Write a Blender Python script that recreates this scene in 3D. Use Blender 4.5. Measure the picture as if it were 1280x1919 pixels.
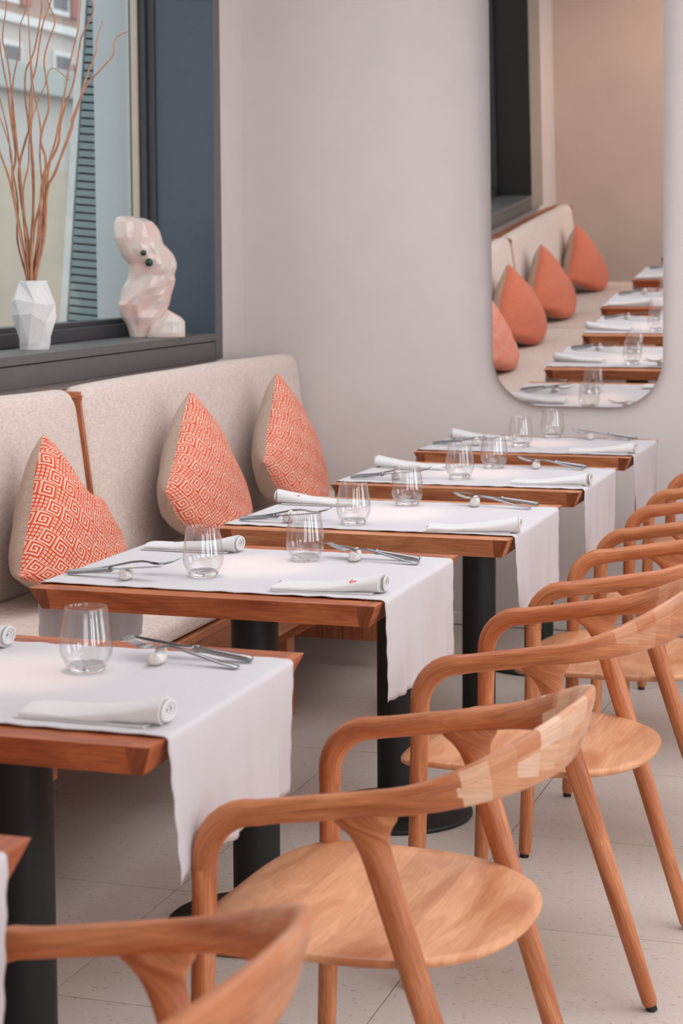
import bpy, bmesh, math, random
from math import sin, cos, pi, radians, sqrt, atan2
from mathutils import Vector, Matrix, noise as mnoise

for o in list(bpy.data.objects):
    bpy.data.objects.remove(o)
SC = bpy.context.scene
COL = SC.collection
random.seed(7)

# ------------------------------------------------------------------ camera
CAM_H = 1.3997
F_PX, YAW, PITCH, ROLL, SHIFT = 3548.5, 0.3109, 0.0899, -0.005, -165.8
cam = bpy.data.cameras.new('camera')
cam.sensor_fit = 'VERTICAL'
cam.sensor_height = 36.0
cam.lens = F_PX / 1919.0 * 36.0
cam.shift_y = SHIFT / 1919.0
cam.clip_start, cam.clip_end = 0.05, 300
cam.dof.use_dof = True
cam.dof.focus_distance = 4.1
cam.dof.aperture_fstop = 6.8
cam_o = bpy.data.objects.new('camera', cam)
COL.objects.link(cam_o)
fw = Vector((-sin(YAW) * cos(PITCH), cos(YAW) * cos(PITCH), -sin(PITCH)))
rt = Vector((cos(YAW), sin(YAW), 0))
up = rt.cross(fw)
rt2 = cos(ROLL) * rt + sin(ROLL) * up
up2 = -sin(ROLL) * rt + cos(ROLL) * up
M = Matrix((rt2, up2, -fw)).transposed().to_4x4()
M.translation = Vector((0, 0, CAM_H))
cam_o.matrix_world = M
SC.camera = cam_o

# ------------------------------------------------------------------ light
SC.view_settings.view_transform = 'Standard'
SC.view_settings.look = 'None'
SC.view_settings.gamma = 1
SC.view_settings.use_curve_mapping = False
SC.view_settings.exposure = 0.0

world = bpy.data.worlds.new('overcast_sky')
SC.world = world
world.use_nodes = True
bg = world.node_tree.nodes['Background']
bg.inputs[0].default_value = (0.92, 0.96, 1.0, 1)      # even overcast sky
bg.inputs[1].default_value = 1.55

def area(name, loc, aim, w, h, power, color, spread=180):
    l = bpy.data.lights.new(name, 'AREA')
    l.shape = 'RECTANGLE'
    l.size, l.size_y = w, h
    l.energy, l.color = power, color
    l.spread = radians(spread)
    o = bpy.data.objects.new(name, l)
    o.location = loc
    d = Vector(aim) - Vector(loc)
    o.rotation_euler = d.to_track_quat('-Z', 'Y').to_euler()
    COL.objects.link(o)
    return o

def spot(name, loc, aim, power, color, deg, blend=0.6, r=0.03):
    l = bpy.data.lights.new(name, 'SPOT')
    l.energy, l.color = power, color
    l.spot_size, l.spot_blend = radians(deg), blend
    l.shadow_soft_size = r
    o = bpy.data.objects.new(name, l)
    o.location = loc
    o.rotation_euler = (Vector(aim) - Vector(loc)).to_track_quat('-Z', 'Y').to_euler()
    COL.objects.link(o)
    return o

# daylight entering by the two tall windows in the right-hand wall and the shop front behind the camera
DAY = (0.93, 0.98, 1.05)
area('daylight_window', (3.22, -0.95, 1.55), (0, -0.95, 1.55), 0.45, 2.2, 22, DAY)
area('daylight_window', (3.22, 0.25, 1.55), (0, 0.25, 1.55), 0.45, 2.2, 22, DAY)
area('daylight_window', (3.22, 1.95, 1.55), (0, 1.95, 1.55), 0.45, 2.2, 16, DAY)
area('daylight_window', (3.22, 4.6, 1.55), (0, 4.6, 1.55), 1.6, 2.2, 30, DAY)
area('daylight_shopfront', (1.6, -3.4, 1.6), (1.6, 0, 1.6), 2.6, 2.2, 42, DAY)
# unseen overhead fill, added to even out the brightness of the room
area('overhead_fill_light', (0.9, 2.7, 3.03), (0.9, 2.7, 0), 2.4, 2.4, 34, DAY)
area('overhead_fill_light', (-0.7, 4.7, 3.03), (-0.7, 4.7, 0), 2.4, 2.8, 50, DAY)
WARM = (1.0, 0.66, 0.44)

# ------------------------------------------------------------------ helpers
def lin(r, g, b):
    f = lambda c: (c / 255 / 12.92) if c / 255 <= 0.04045 else ((c / 255 + 0.055) / 1.055) ** 2.4
    return (f(r), f(g), f(b), 1)

def link(name, me, mat, parent=None, smooth=True):
    o = bpy.data.objects.new(name, me)
    COL.objects.link(o)
    if mat is not None:
        me.materials.append(mat)
    if parent is not None:
        o.parent = parent
    if smooth:
        for p in me.polygons:
            p.use_smooth = True
    return o

def origin_of(o):
    v = Vector((0, 0, 0))
    while o is not None:
        v = v + o.location
        o = o.parent
    return v

def from_data(name, V, F, mat, parent=None, smooth=True, uv=None, world=False, sharp=None):
    if world and parent is not None:
        off = origin_of(parent)
        V = [Vector(v) - off for v in V]
    me = bpy.data.meshes.new(name)
    me.from_pydata([tuple(v) for v in V], [], F)
    if uv is not None:
        lay = me.uv_layers.new(name='UVMap')
        for i, q in enumerate(uv):
            lay.data[i].uv = q
    bm = bmesh.new()
    bm.from_mesh(me)
    bmesh.ops.recalc_face_normals(bm, faces=bm.faces)
    bm.to_mesh(me)
    bm.free()
    o = link(name, me, mat, parent, smooth)
    if sharp is not None:
        me.set_sharp_from_angle(angle=radians(sharp))
    return o

def loft(rings, cap=True, closed=False):
    """rings of equal length -> verts, faces, per-loop uv (u along, v around, in metres)"""
    n = len(rings[0])
    V = [Vector(p) for r in rings for p in r]
    cen = [sum((Vector(p) for p in r), Vector()) / n for r in rings]
    us = [0]
    for i in range(1, len(rings)):
        us.append(us[-1] + (cen[i] - cen[i - 1]).length)
    vs = []
    for r in rings:
        a = [0]
        for j in range(n):
            a.append(a[-1] + (Vector(r[(j + 1) % n]) - Vector(r[j])).length)
        vs.append(a)
    F, UV = [], []
    for i in range(len(rings) - 1):
        for j in range(n):
            k = (j + 1) % n
            F.append((i * n + j, i * n + k, (i + 1) * n + k, (i + 1) * n + j))
            UV += [(us[i], vs[i][j]), (us[i], vs[i][j + 1]), (us[i + 1], vs[i + 1][j + 1]), (us[i + 1], vs[i + 1][j])]
    if cap:
        for i in (0, len(rings) - 1):
            F.append(tuple(range(i * n, i * n + n)))
            r = rings[i]
            UV += [(us[i] + 0.02 * cos(2 * pi * j / n), 0.02 * sin(2 * pi * j / n)) for j in range(n)]
    return V, F, UV

def sring(c, a, b, n=16, e=2.0):
    """superellipse ring round centre c with half-axis vectors a, b"""
    out = []
    for j in range(n):
        t = 2 * pi * (j + 0.5) / n
        x = abs(cos(t)) ** (2 / e) * (1 if cos(t) >= 0 else -1)
        y = abs(sin(t)) ** (2 / e) * (1 if sin(t) >= 0 else -1)
        out.append(Vector(c) + Vector(a) * x + Vector(b) * y)
    return out

def tube(name, pts, radii, mat, parent=None, n=10, world=False, e=2.0):
    pts = [Vector(p) for p in pts]
    rings = []
    ref = None
    for i, p in enumerate(pts):
        t = (pts[min(i + 1, len(pts) - 1)] - pts[max(i - 1, 0)]).normalized()
        if ref is None:
            ref = Vector((1, 0, 0)) if abs(t.x) < 0.8 else Vector((0, 1, 0))
        a = (ref - t * ref.dot(t)).normalized()
        ref = a
        b = t.cross(a)
        r = radii[i] if hasattr(radii, '__len__') else radii
        rings.append(sring(p, a * r, b * r, n, e))
    V, F, UV = loft(rings)
    return from_data(name, V, F, mat, parent, True, UV, world, sharp=50)

def lathe(name, prof, mat, parent=None, n=32, c=(0, 0, 0), sharp=45):
    V, F = [], []
    m = len(prof)
    for j in range(n):
        a = 2 * pi * j / n
        for r, z in prof:
            V.append((c[0] + r * cos(a), c[1] + r * sin(a), c[2] + z))
    for j in range(n):
        k = (j + 1) % n
        for i in range(m - 1):
            F.append((j * m + i, k * m + i, k * m + i + 1, j * m + i + 1))
    me = bpy.data.meshes.new(name)
    me.from_pydata(V, [], F)
    bm = bmesh.new()
    bm.from_mesh(me)
    bmesh.ops.remove_doubles(bm, verts=bm.verts, dist=1e-6)
    bmesh.ops.recalc_face_normals(bm, faces=bm.faces)
    bm.to_mesh(me)
    bm.free()
    o = link(name, me, mat, parent)
    me.set_sharp_from_angle(angle=radians(sharp))
    return o

def box_uv(me, axis):
    lay = me.uv_layers.new(name='UVMap')
    for p in me.polygons:
        for li in p.loop_indices:
            co = me.vertices[me.loops[li].vertex_index].co
            oth = [co[i] for i in range(3) if i != axis]
            lay.data[li].uv = (co[axis], oth[0] + oth[1] * 1.13)

def box(name, lo, hi, mat, parent=None, bevel=0.0, axis=None, world=True, seg=2):
    off = origin_of(parent) if (world and parent is not None) else Vector((0, 0, 0))
    bm = bmesh.new()
    bmesh.ops.create_cube(bm, size=1)
    d = Vector(hi) - Vector(lo)
    c = (Vector(hi) + Vector(lo)) / 2 - off
    for v in bm.verts:
        v.co = Vector((v.co.x * d.x, v.co.y * d.y, v.co.z * d.z)) + c
    if bevel:
        bmesh.ops.bevel(bm, geom=list(bm.edges), offset=bevel, segments=seg, affect='EDGES', profile=0.5)
    me = bpy.data.meshes.new(name)
    bm.to_mesh(me)
    bm.free()
    box_uv(me, axis if axis is not None else max(range(3), key=lambda i: d[i]))
    return link(name, me, mat, parent, smooth=False)

def prism(name, poly, axis, lo, hi, mat, parent=None, world=True, grain=None, smooth=False):
    """poly of 2-d points extruded along axis 0/1/2"""
    n = len(poly)
    def P(q, t):
        r = list(q)
        r.insert(axis, t)
        return Vector(r)
    V = [P(q, lo) for q in poly] + [P(q, hi) for q in poly]
    F = [tuple(range(n)), tuple(range(n, 2 * n))] + [(i, (i + 1) % n, n + (i + 1) % n, n + i) for i in range(n)]
    o = from_data(name, V, F, mat, parent, smooth, None, world)
    box_uv(o.data, grain if grain is not None else axis)
    return o

def rbox(name, lo, hi, r, mat, parent=None, n=12, puff=None, world=True, fn=None):
    """soft rounded box; puff = (axis, sign, amount)"""
    off = origin_of(parent) if (world and parent is not None) else Vector((0, 0, 0))
    c = (Vector(hi) + Vector(lo)) / 2
    h = (Vector(hi) - Vector(lo)) / 2
    bm = bmesh.new()
    bmesh.ops.create_cube(bm, size=2)
    bmesh.ops.subdivide_edges(bm, edges=bm.edges, cuts=n, use_grid_fill=True)
    for v in bm.verts:
        p = v.co.copy()
        # gather points toward the borders so the rounding is well resolved
        p = Vector([math.copysign(abs(x) ** 0.6, x) for x in p])
        q = Vector([p[i] * h[i] for i in range(3)])
        k = Vector([max(-(h[i] - r), min(h[i] - r, q[i])) for i in range(3)])
        d = q - k
        if d.length > 1e-9:
            q = k + d.normalized() * r
        if puff:
            ax, sg, am = puff
            o2 = [i for i in range(3) if i != ax]
            w = 1.0
            for i in o2:
                w *= max(0, 1 - (q[i] / h[i]) ** 4)
            if q[ax] * sg > 0:
                q[ax] += sg * am * w
        q = q + c
        if fn:
            q = fn(q)
        v.co = q - off
    me = bpy.data.meshes.new(name)
    bm.to_mesh(me)
    bm.free()
    return link(name, me, mat, parent)

def thing(name, label, cat, loc=(0, 0, 0), rotz=0.0, group=None):
    o = bpy.data.objects.new(name, None)
    COL.objects.link(o)
    o.empty_display_size = 0.1
    o.location = loc
    o.rotation_euler = (0, 0, rotz)
    return tag(o, label, cat, group)

def tag(o, label, cat, group=None):
    o['label'], o['category'] = label, cat
    if group:
        o['group'] = group
    return o

def struct(o):
    o['kind'] = 'structure'
    return o

def dup(root, loc, rotz=None, label=None):
    r = root.copy()
    COL.objects.link(r)
    r.location = loc
    if rotz is not None:
        r.rotation_euler = (0, 0, rotz)
    if label:
        r['label'] = label
    for ch in list(root.children):
        c = ch.copy()
        COL.objects.link(c)
        c.parent = r
        for g in list(ch.children):
            d = g.copy()
            COL.objects.link(d)
            d.parent = c
    return r

# ------------------------------------------------------------------ materials
class N:
    """small wrapper to build node trees"""
    def __init__(s, name):
        s.m = bpy.data.materials.new(name)
        s.m.use_nodes = True
        s.t = s.m.node_tree
        s.b = s.t.nodes['Principled BSDF']
        s.out = s.t.nodes['Material Output']
    def node(s, typ, **kw):
        n = s.t.nodes.new(typ)
        for k, v in kw.items():
            setattr(n, k, v)
        return n
    def wire(s, a, b):
        s.t.links.new(a, b)
    def val(s, sock, v):
        if isinstance(v, (int, float)):
            sock.default_value = v
        elif isinstance(v, tuple):
            sock.default_value = v
        else:
            s.wire(v, sock)
    def math(s, op, a, b=None, c=None):
        n = s.node('ShaderNodeMath', operation=op)
        s.val(n.inputs[0], a)
        if b is not None:
            s.val(n.inputs[1], b)
        if c is not None:
            s.val(n.inputs[2], c)
        return n.outputs[0]
    def mix(s, f, a, b, mode='MIX'):
        n = s.node('ShaderNodeMix', data_type='RGBA', blend_type=mode)
        s.val(n.inputs[0], f)
        s.val(n.inputs[6], a)
        s.val(n.inputs[7], b)
        return n.outputs[2]
    def noise(s, vec, scale=5, detail=3, rough=0.5, dist=0.0):
        n = s.node('ShaderNodeTexNoise')
        if vec is not None:
            s.wire(vec, n.inputs['Vector'])
        n.inputs['Scale'].default_value = scale
        n.inputs['Detail'].default_value = detail
        n.inputs['Roughness'].default_value = rough
        n.inputs['Distortion'].default_value = dist
        return n.outputs[0]
    def ramp(s, f, stops):
        n = s.node('ShaderNodeValToRGB')
        s.wire(f, n.inputs[0])
        el = n.color_ramp.elements
        while len(el) < len(stops):
            el.new(0.5)
        for e, (p, c) in zip(el, stops):
            e.position, e.color = p, c
        return n.outputs[0]
    def mapping(s, vec, scale=(1, 1, 1), rot=(0, 0, 0), loc=None):
        n = s.node('ShaderNodeMapping')
        s.wire(vec, n.inputs[0])
        n.inputs['Scale'].default_value = scale
        n.inputs['Rotation'].default_value = rot
        if loc is not None:
            s.val(n.inputs['Location'], loc)
        return n.outputs[0]
    def coord(s, which):
        return s.node('ShaderNodeTexCoord').outputs[which]
    def bump(s, h, strength=0.3, dist=0.01):
        n = s.node('ShaderNodeBump')
        n.inputs['Strength'].default_value = strength
        n.inputs['Distance'].default_value = dist
        s.wire(h, n.inputs['Height'])
        s.wire(n.outputs[0], s.b.inputs['Normal'])
    def set(s, **kw):
        for k, v in kw.items():
            s.val(s.b.inputs[k.replace('_', ' ')], v)
        return s

def plain(name, col, rough=0.5, metal=0.0, nz=0.04, scale=30, bump=0.0, **kw):
    """plain colour with a little procedural mottling"""
    k = N(name)
    f = k.noise(k.coord('Object'), scale, 4)
    c = k.ramp(f, [(0.3, tuple(x * (1 - nz) for x in col[:3]) + (1,)), (0.7, tuple(min(1, x * (1 + nz)) for x in col[:3]) + (1,))])
    k.set(Base_Color=c, Roughness=rough, Metallic=metal)
    for a, b in kw.items():
        k.val(k.b.inputs[a.replace('_', ' ')], b)
    if bump:
        k.bump(f, bump, 0.003)
    return k.m

def wood(name, dark, light, pale=None, rough=0.42, blocks=False, across=16, tone=0.12, alt=None, boards=0, pore=0.7):
    k = N(name)
    uv = k.coord('UV')
    rnd = k.node('ShaderNodeObjectInfo').outputs['Random']
    off = k.node('ShaderNodeCombineXYZ')
    k.wire(k.math('MULTIPLY', rnd, 37.0), off.inputs[0])
    k.wire(k.math('MULTIPLY', rnd, 11.0), off.inputs[1])
    add = k.node('ShaderNodeVectorMath', operation='ADD')
    k.wire(uv, add.inputs[0])
    k.wire(off.outputs[0], add.inputs[1])
    base = add.outputs[0]
    v1 = k.mapping(base, (2.2, across, 1))
    big = k.noise(v1, 1.6, 3, 0.5, 0.9)
    # cathedral grain: bands over the distorted noise
    bands = k.math('FRACT', k.math('MULTIPLY', big, 9.0))
    bands = k.math('ABSOLUTE', k.math('SUBTRACT', bands, 0.5))
    v2 = k.mapping(base, (14, 330, 1))
    pores = k.noise(v2, 1.0, 3, 0.65)
    col = k.ramp(big, [(0.30, dark), (0.62, light)])
    col = k.mix(k.math('MULTIPLY', bands, 0.55), col, dark, 'MIX')
    pf = k.ramp(pores, [(0.42, (0.72, 0.66, 0.62, 1)), (0.58, (1.04, 1.03, 1.02, 1))])
    col = k.mix(pore, col, pf, 'MULTIPLY')
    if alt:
        # second, redder grain tone, blended in table by table through the object colour
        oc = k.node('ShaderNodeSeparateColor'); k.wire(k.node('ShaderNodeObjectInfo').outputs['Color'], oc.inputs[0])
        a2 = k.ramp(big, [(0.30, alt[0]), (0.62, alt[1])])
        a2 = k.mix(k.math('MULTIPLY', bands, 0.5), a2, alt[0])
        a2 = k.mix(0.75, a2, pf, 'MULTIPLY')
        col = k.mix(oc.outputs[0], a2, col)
    if blocks:
        # the bent back is glued up from short blocks of different tone
        sep = k.node('ShaderNodeSeparateXYZ')
        k.wire(uv, sep.inputs[0])
        u, v = sep.outputs[0], sep.outputs[1]
        fu = k.math('FLOOR', k.math('MULTIPLY', u, 24.0))
        fv = k.math('FLOOR', k.math('MULTIPLY', k.math('ADD', v, k.math('MULTIPLY', fu, 0.011)), 26.0))
        wn = k.node('ShaderNodeTexWhiteNoise', noise_dimensions='3D')
        cb = k.node('ShaderNodeCombineXYZ')
        k.wire(fu, cb.inputs[0]); k.wire(fv, cb.inputs[1]); k.wire(k.math('MULTIPLY', rnd, 50), cb.inputs[2])
        k.wire(cb.outputs[0], wn.inputs['Vector'])
        bc = k.ramp(wn.outputs[0], [(0.0, lin(196, 126, 88)), (0.35, lin(222, 160, 118)), (0.7, lin(232, 182, 146)), (1.0, lin(240, 206, 178))])
        bc = k.mix(0.5, bc, pf, 'MULTIPLY')
        # only the middle of the bow (uv u runs 0 .. length); soft limits
        mid = k.math('ABSOLUTE', k.math('SUBTRACT', u, blocks[0]))
        m = k.math('LESS_THAN', mid, k.math('ADD', blocks[1] - 0.03, k.math('MULTIPLY', wn.outputs[0], 0.05)))
        oc = k.node('ShaderNodeSeparateColor'); k.wire(k.node('ShaderNodeObjectInfo').outputs['Color'], oc.inputs[0])
        m = k.math('MULTIPLY', m, oc.outputs[0])
        col = k.mix(m, col, bc)
    if boards:
        # glued up from boards of slightly different tone
        sp_ = k.node('ShaderNodeSeparateXYZ'); k.wire(uv, sp_.inputs[0])
        wb = k.node('ShaderNodeTexWhiteNoise', noise_dimensions='2D')
        cb = k.node('ShaderNodeCombineXYZ')
        k.wire(k.math('FLOOR', k.math('MULTIPLY', sp_.outputs[1], boards)), cb.inputs[0]); k.wire(k.math('MULTIPLY', rnd, 90), cb.inputs[1])
        k.wire(cb.outputs[0], wb.inputs['Vector'])
        bt = k.ramp(wb.outputs[0], [(0.0, (0.86, 0.82, 0.78, 1)), (1.0, (1.10, 1.10, 1.10, 1))])
        col = k.mix(1.0, col, bt, 'MULTIPLY')
    hsv = k.node('ShaderNodeHueSaturation')
    k.wire(col, hsv.inputs['Color'])
    k.wire(k.math('ADD', 1 - tone / 2, k.math('MULTIPLY', rnd, tone)), hsv.inputs['Value'])
    k.set(Base_Color=hsv.outputs[0], Roughness=rough)
    k.b.inputs['Specular IOR Level'].default_value = 0.4
    k.bump(pores, 0.12, 0.0015)
    return k.m

OAK = wood('oiled_oak', lin(170, 92, 52), lin(216, 142, 96))
OAK_SEAT = wood('oak_seat', lin(192, 122, 80), lin(230, 172, 130), across=9, boards=10.5, pore=0.3)
OAK_BOW = wood('oak_bow', lin(170, 92, 52), lin(214, 140, 94), blocks=(0.0, 0.24))
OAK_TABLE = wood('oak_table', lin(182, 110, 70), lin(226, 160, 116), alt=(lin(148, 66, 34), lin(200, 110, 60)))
OAK_END = wood('oak_end_grain', lin(124, 62, 36), lin(164, 92, 56))
OAK_BENCH = wood('oak_bench', lin(158, 88, 54), lin(200, 126, 86))

def linen(name, col, scale=420, bump=0.25, nz=0.10, sheen=0.15):
    k = N(name)
    c = k.coord('Object')
    a = k.noise(k.mapping(c, (1, 1, 0.18)), scale, 2, 0.6)
    b = k.noise(k.mapping(c, (0.18, 0.18, 1)), scale, 2, 0.6)
    w = k.math('ADD', k.math('MULTIPLY', a, 0.5), k.math('MULTIPLY', b, 0.5))
    big = k.noise(c, 9, 3)
    cc = k.ramp(w, [(0.36, tuple(x * (1 - nz * 2) for x in col[:3]) + (1,)), (0.62, tuple(min(1, x * (1 + nz)) for x in col[:3]) + (1,))])
    cc = k.mix(k.math('MULTIPLY', big, 0.16), cc, tuple(x * 0.72 for x in col[:3]) + (1,))
    k.set(Base_Color=cc, Roughness=0.92)
    k.b.inputs['Sheen Weight'].default_value = sheen
    k.b.inputs['Specular IOR Level'].default_value = 0.2
    k.bump(w, bump, 0.002)
    return k.m

BENCH_FABRIC = linen('bench_linen', lin(222, 203, 192), 300)
BACK_FABRIC = linen('cushion_back_linen', lin(190, 165, 148), 380)
CORAL = linen('coral_linen', lin(214, 120, 92), 360)
CLOTH = linen('white_table_linen', lin(210, 204, 206), 700, 0.10, 0.015, 0.05)
NAPKIN = linen('white_napkin', lin(222, 218, 216), 650, 0.15, 0.02, 0.05)
EMBROIDERY = plain('red_embroidery', lin(214, 96, 80), 0.8)

def meander(name):
    """woven key pattern: square spirals and rows of small dotted squares, red on cream"""
    k = N(name)
    uv = k.coord('UV')
    mp = k.mapping(uv, (1, 1, 1), (0, 0, radians(8)))
    wob = k.node('ShaderNodeVectorMath', operation='ADD')
    k.wire(mp, wob.inputs[0])
    nz = k.node('ShaderNodeTexNoise'); nz.inputs['Scale'].default_value = 9; k.wire(uv, nz.inputs['Vector'])
    sc = k.node('ShaderNodeVectorMath', operation='SCALE'); k.wire(nz.outputs[1], sc.inputs[0]); sc.inputs['Scale'].default_value = 0.012
    k.wire(sc.outputs[0], wob.inputs[1])
    sep = k.node('ShaderNodeSeparateXYZ')
    k.wire(wob.outputs[0], sep.inputs[0])
    P = 0.046                                    # repeat
    x = k.math('DIVIDE', sep.outputs[0], P)
    y = k.math('DIVIDE', sep.outputs[1], P)
    # stair-step the rows
    col = k.math('FLOOR', x)
    y = k.math('ADD', y, k.math('MULTIPLY', col, 0.25))
    px = k.math('SUBTRACT', k.math('FRACT', x), 0.5)
    py = k.math('SUBTRACT', k.math('FRACT', y), 0.5)
    ax = k.math('ABSOLUTE', px)
    ay = k.math('ABSOLUTE', py)
    d = k.math('MAXIMUM', ax, ay)                # 0 .. .5
    ang = k.math('ADD', k.math('DIVIDE', k.math('ARCTAN2', py, px), 2 * pi), 0.5)
    sp = k.math('FRACT', k.math('ADD', k.math('MULTIPLY', d, 4.8), ang))
    spiral = k.math('LESS_THAN', sp, 0.52)
    # dotted squares band: every third row
    row = k.math('FLOOR', y)
    third = k.math('LESS_THAN', k.math('MODULO', k.math('ADD', k.math('ADD', row, k.math('MULTIPLY', col, 1)), 300), 3.0), 0.5)
    qx = k.math('SUBTRACT', k.math('FRACT', k.math('MULTIPLY', x, 4)), 0.5)
    qy = k.math('SUBTRACT', k.math('FRACT', k.math('MULTIPLY', y, 4)), 0.5)
    dq = k.math('MAXIMUM', k.math('ABSOLUTE', qx), k.math('ABSOLUTE', qy))
    sq = k.math('ADD', k.math('GREATER_THAN', dq, 0.33), k.math('LESS_THAN', dq, 0.09))
    sq = k.math('MULTIPLY', sq, 1.0)
    pat = k.math('ADD', k.math('MULTIPLY', third, sq), k.math('MULTIPLY', k.math('SUBTRACT', 1, third), spiral))
    weave = k.noise(k.mapping(uv, (1, 1, 1)), 900, 2)
    cream = k.mix(k.math('MULTIPLY', weave, 0.3), lin(238, 204, 180), lin(214, 160, 130))
    red = k.mix(k.math('MULTIPLY', weave, 0.4), lin(214, 66, 40), lin(224, 104, 72))
    k.set(Base_Color=k.mix(pat, cream, red), Roughness=0.9)
    k.b.inputs['Specular IOR Level'].default_value = 0.2
    k.bump(weave, 0.25, 0.002)
    return k.m

KEY_FABRIC = meander('red_key_pattern')

def wallmat(name, col, bump=0.06, nz=0.02, scale=6):
    k = N(name)
    c = k.coord('Object')
    f = k.noise(c, scale, 5, 0.6)
    f2 = k.noise(c, 90, 3)
    cc = k.ramp(f, [(0.3, tuple(x * (1 - nz) for x in col[:3]) + (1,)), (0.7, tuple(x * (1 + nz) for x in col[:3]) + (1,))])
    k.set(Base_Color=cc, Roughness=0.75)
    k.b.inputs['Specular IOR Level'].default_value = 0.25
    k.bump(k.math('ADD', f, k.math('MULTIPLY', f2, 0.3)), bump, 0.01)
    return k.m

WALL = wallmat('white_wall_paint', lin(214, 203, 199))
CEIL = wallmat('ceiling_paint', lin(226, 220, 216))
PLASTER = wallmat('beige_plaster', lin(204, 186, 177), 0.35, 0.05, 3)
SKIRT = plain('skirting_paint', lin(218, 210, 205), 0.5)

def tile_mat():
    k = N('vinyl_tile')
    c = k.coord('Object')
    rnd = k.node('ShaderNodeObjectInfo').outputs['Random']
    # short dark flecks and softer mottling
    st = k.noise(k.mapping(c, (46, 92, 1), (0, 0, 0.25)), 1.3, 2, 0.6, 0.5)
    fl = k.ramp(st, [(0.63, (0, 0, 0, 1)), (0.68, (1, 1, 1, 1))])
    st2 = k.noise(k.mapping(c, (40, 26, 1), (0, 0, 0.5)), 1.0, 2, 0.5, 0.3)
    fl2 = k.ramp(st2, [(0.66, (0, 0, 0, 1)), (0.72, (1, 1, 1, 1))])
    base = k.mix(k.noise(c, 4, 4), lin(204, 190, 179), lin(213, 201, 191))
    cc = k.mix(k.math('MULTIPLY', fl, 0.55), base, lin(140, 122, 110))
    cc = k.mix(k.math('MULTIPLY', fl2, 0.4), cc, lin(222, 212, 204))
    hsv = k.node('ShaderNodeHueSaturation'); k.wire(cc, hsv.inputs['Color'])
    k.wire(k.math('ADD', 0.98, k.math('MULTIPLY', rnd, 0.04)), hsv.inputs['Value'])
    k.set(Base_Color=hsv.outputs[0], Roughness=0.38)
    k.b.inputs['Specular IOR Level'].default_value = 0.35
    return k.m
TILE = tile_mat()
GROUT = plain('dark_joint', lin(70, 60, 54), 0.9)

BLACK = plain('black_powder_coat', lin(18, 19, 19), 0.55)
NAVY = plain('slate_blue_panel', lin(72, 82, 94), 0.42)
TRIM_GREY = plain('dark_grey_trim', lin(92, 90, 88), 0.4)
FRAME_DARK = plain('anthracite_frame', lin(52, 54, 58), 0.38)
FRAME_BLACK = plain('black_panel', lin(30, 30, 30), 0.45)
TAUPE = plain('taupe_panel', lin(150, 140, 128), 0.5)
GASKET = plain('pale_gasket', lin(190, 180, 165), 0.6)
CERAMIC = plain('matt_white_ceramic', lin(226, 222, 220), 0.65)
REST = plain('ceramic_rest', lin(228, 222, 214), 0.5, 0, 0.05, 120, 0.2)
STEEL = plain('polished_steel', (0.34, 0.34, 0.35, 1), 0.10, 1.0, 0.02)
RUBBER = plain('black_foot', lin(28, 27, 27), 0.7)

def glassmat(name, ior=1.47, tint=(1, 1, 1, 1), rough=0.0):
    k = N(name)
    f = k.noise(k.coord('Object'), 5, 1)
    c = k.ramp(f, [(0, tint), (1, tuple(min(1, x * 1.0) for x in tint[:3]) + (1,))])
    k.set(Base_Color=c, Roughness=rough, IOR=ior)
    k.b.inputs['Transmission Weight'].default_value = 1.0
    return k.m
CRYSTAL = glassmat('clear_glass', 1.46)
def thin_glass():
    k = N('thin_clear_glass')
    tr = k.node('ShaderNodeBsdfTransparent'); tr.inputs[0].default_value = (0.985, 0.985, 0.985, 1)
    gl = k.node('ShaderNodeBsdfGlossy'); gl.inputs['Roughness'].default_value = 0.015
    lw = k.node('ShaderNodeLayerWeight'); lw.inputs[0].default_value = 0.5
    sch = k.math('ADD', 0.085, k.math('MULTIPLY', 0.75, k.math('POWER', lw.outputs['Facing'], 4.0)))
    mx = k.node('ShaderNodeMixShader')
    k.wire(sch, mx.inputs[0]); k.wire(tr.outputs[0], mx.inputs[1]); k.wire(gl.outputs[0], mx.inputs[2])
    k.wire(mx.outputs[0], k.out.inputs[0])
    return k.m
THIN_GLASS = thin_glass()

def pane_mat():
    k = N('window_glass')
    tr = k.node('ShaderNodeBsdfTransparent'); tr.inputs[0].default_value = (0.94, 0.965, 0.965, 1)
    gl = k.node('ShaderNodeBsdfGlossy'); gl.inputs['Roughness'].default_value = 0.0
    lw = k.node('ShaderNodeLayerWeight'); lw.inputs[0].default_value = 0.5
    sch = k.math('ADD', 0.04, k.math('MULTIPLY', 0.96, k.math('POWER', lw.outputs['Facing'], 5.0)))
    mx = k.node('ShaderNodeMixShader')
    k.wire(sch, mx.inputs[0]); k.wire(tr.outputs[0], mx.inputs[1]); k.wire(gl.outputs[0], mx.inputs[2])
    k.wire(mx.outputs[0], k.out.inputs[0])
    return k.m
PANE = pane_mat()
MIRROR = plain('mirror_silver', (0.90, 0.88, 0.86, 1), 0.0, 1.0, 0.0)

def statue_mat():
    k = N('pearl_glaze')
    c = k.coord('Object')
    f = k.noise(c, 11, 4, 0.55, 0.6)
    cc = k.ramp(f, [(0.34, lin(226, 184, 172)), (0.5, lin(220, 196, 186)), (0.68, lin(206, 198, 188))])
    k.set(Base_Color=cc, Roughness=0.22)
    k.b.inputs['Coat Weight'].default_value = 0.5
    k.b.inputs['Coat Roughness'].default_value = 0.06
    k.b.inputs['Subsurface Weight'].default_value = 0.0
    k.bump(k.noise(c, 26, 3), 0.35, 0.006)
    return k.m
PEARL = statue_mat()
GEM = plain('green_glass_gem', lin(16, 62, 44), 0.05)

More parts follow.
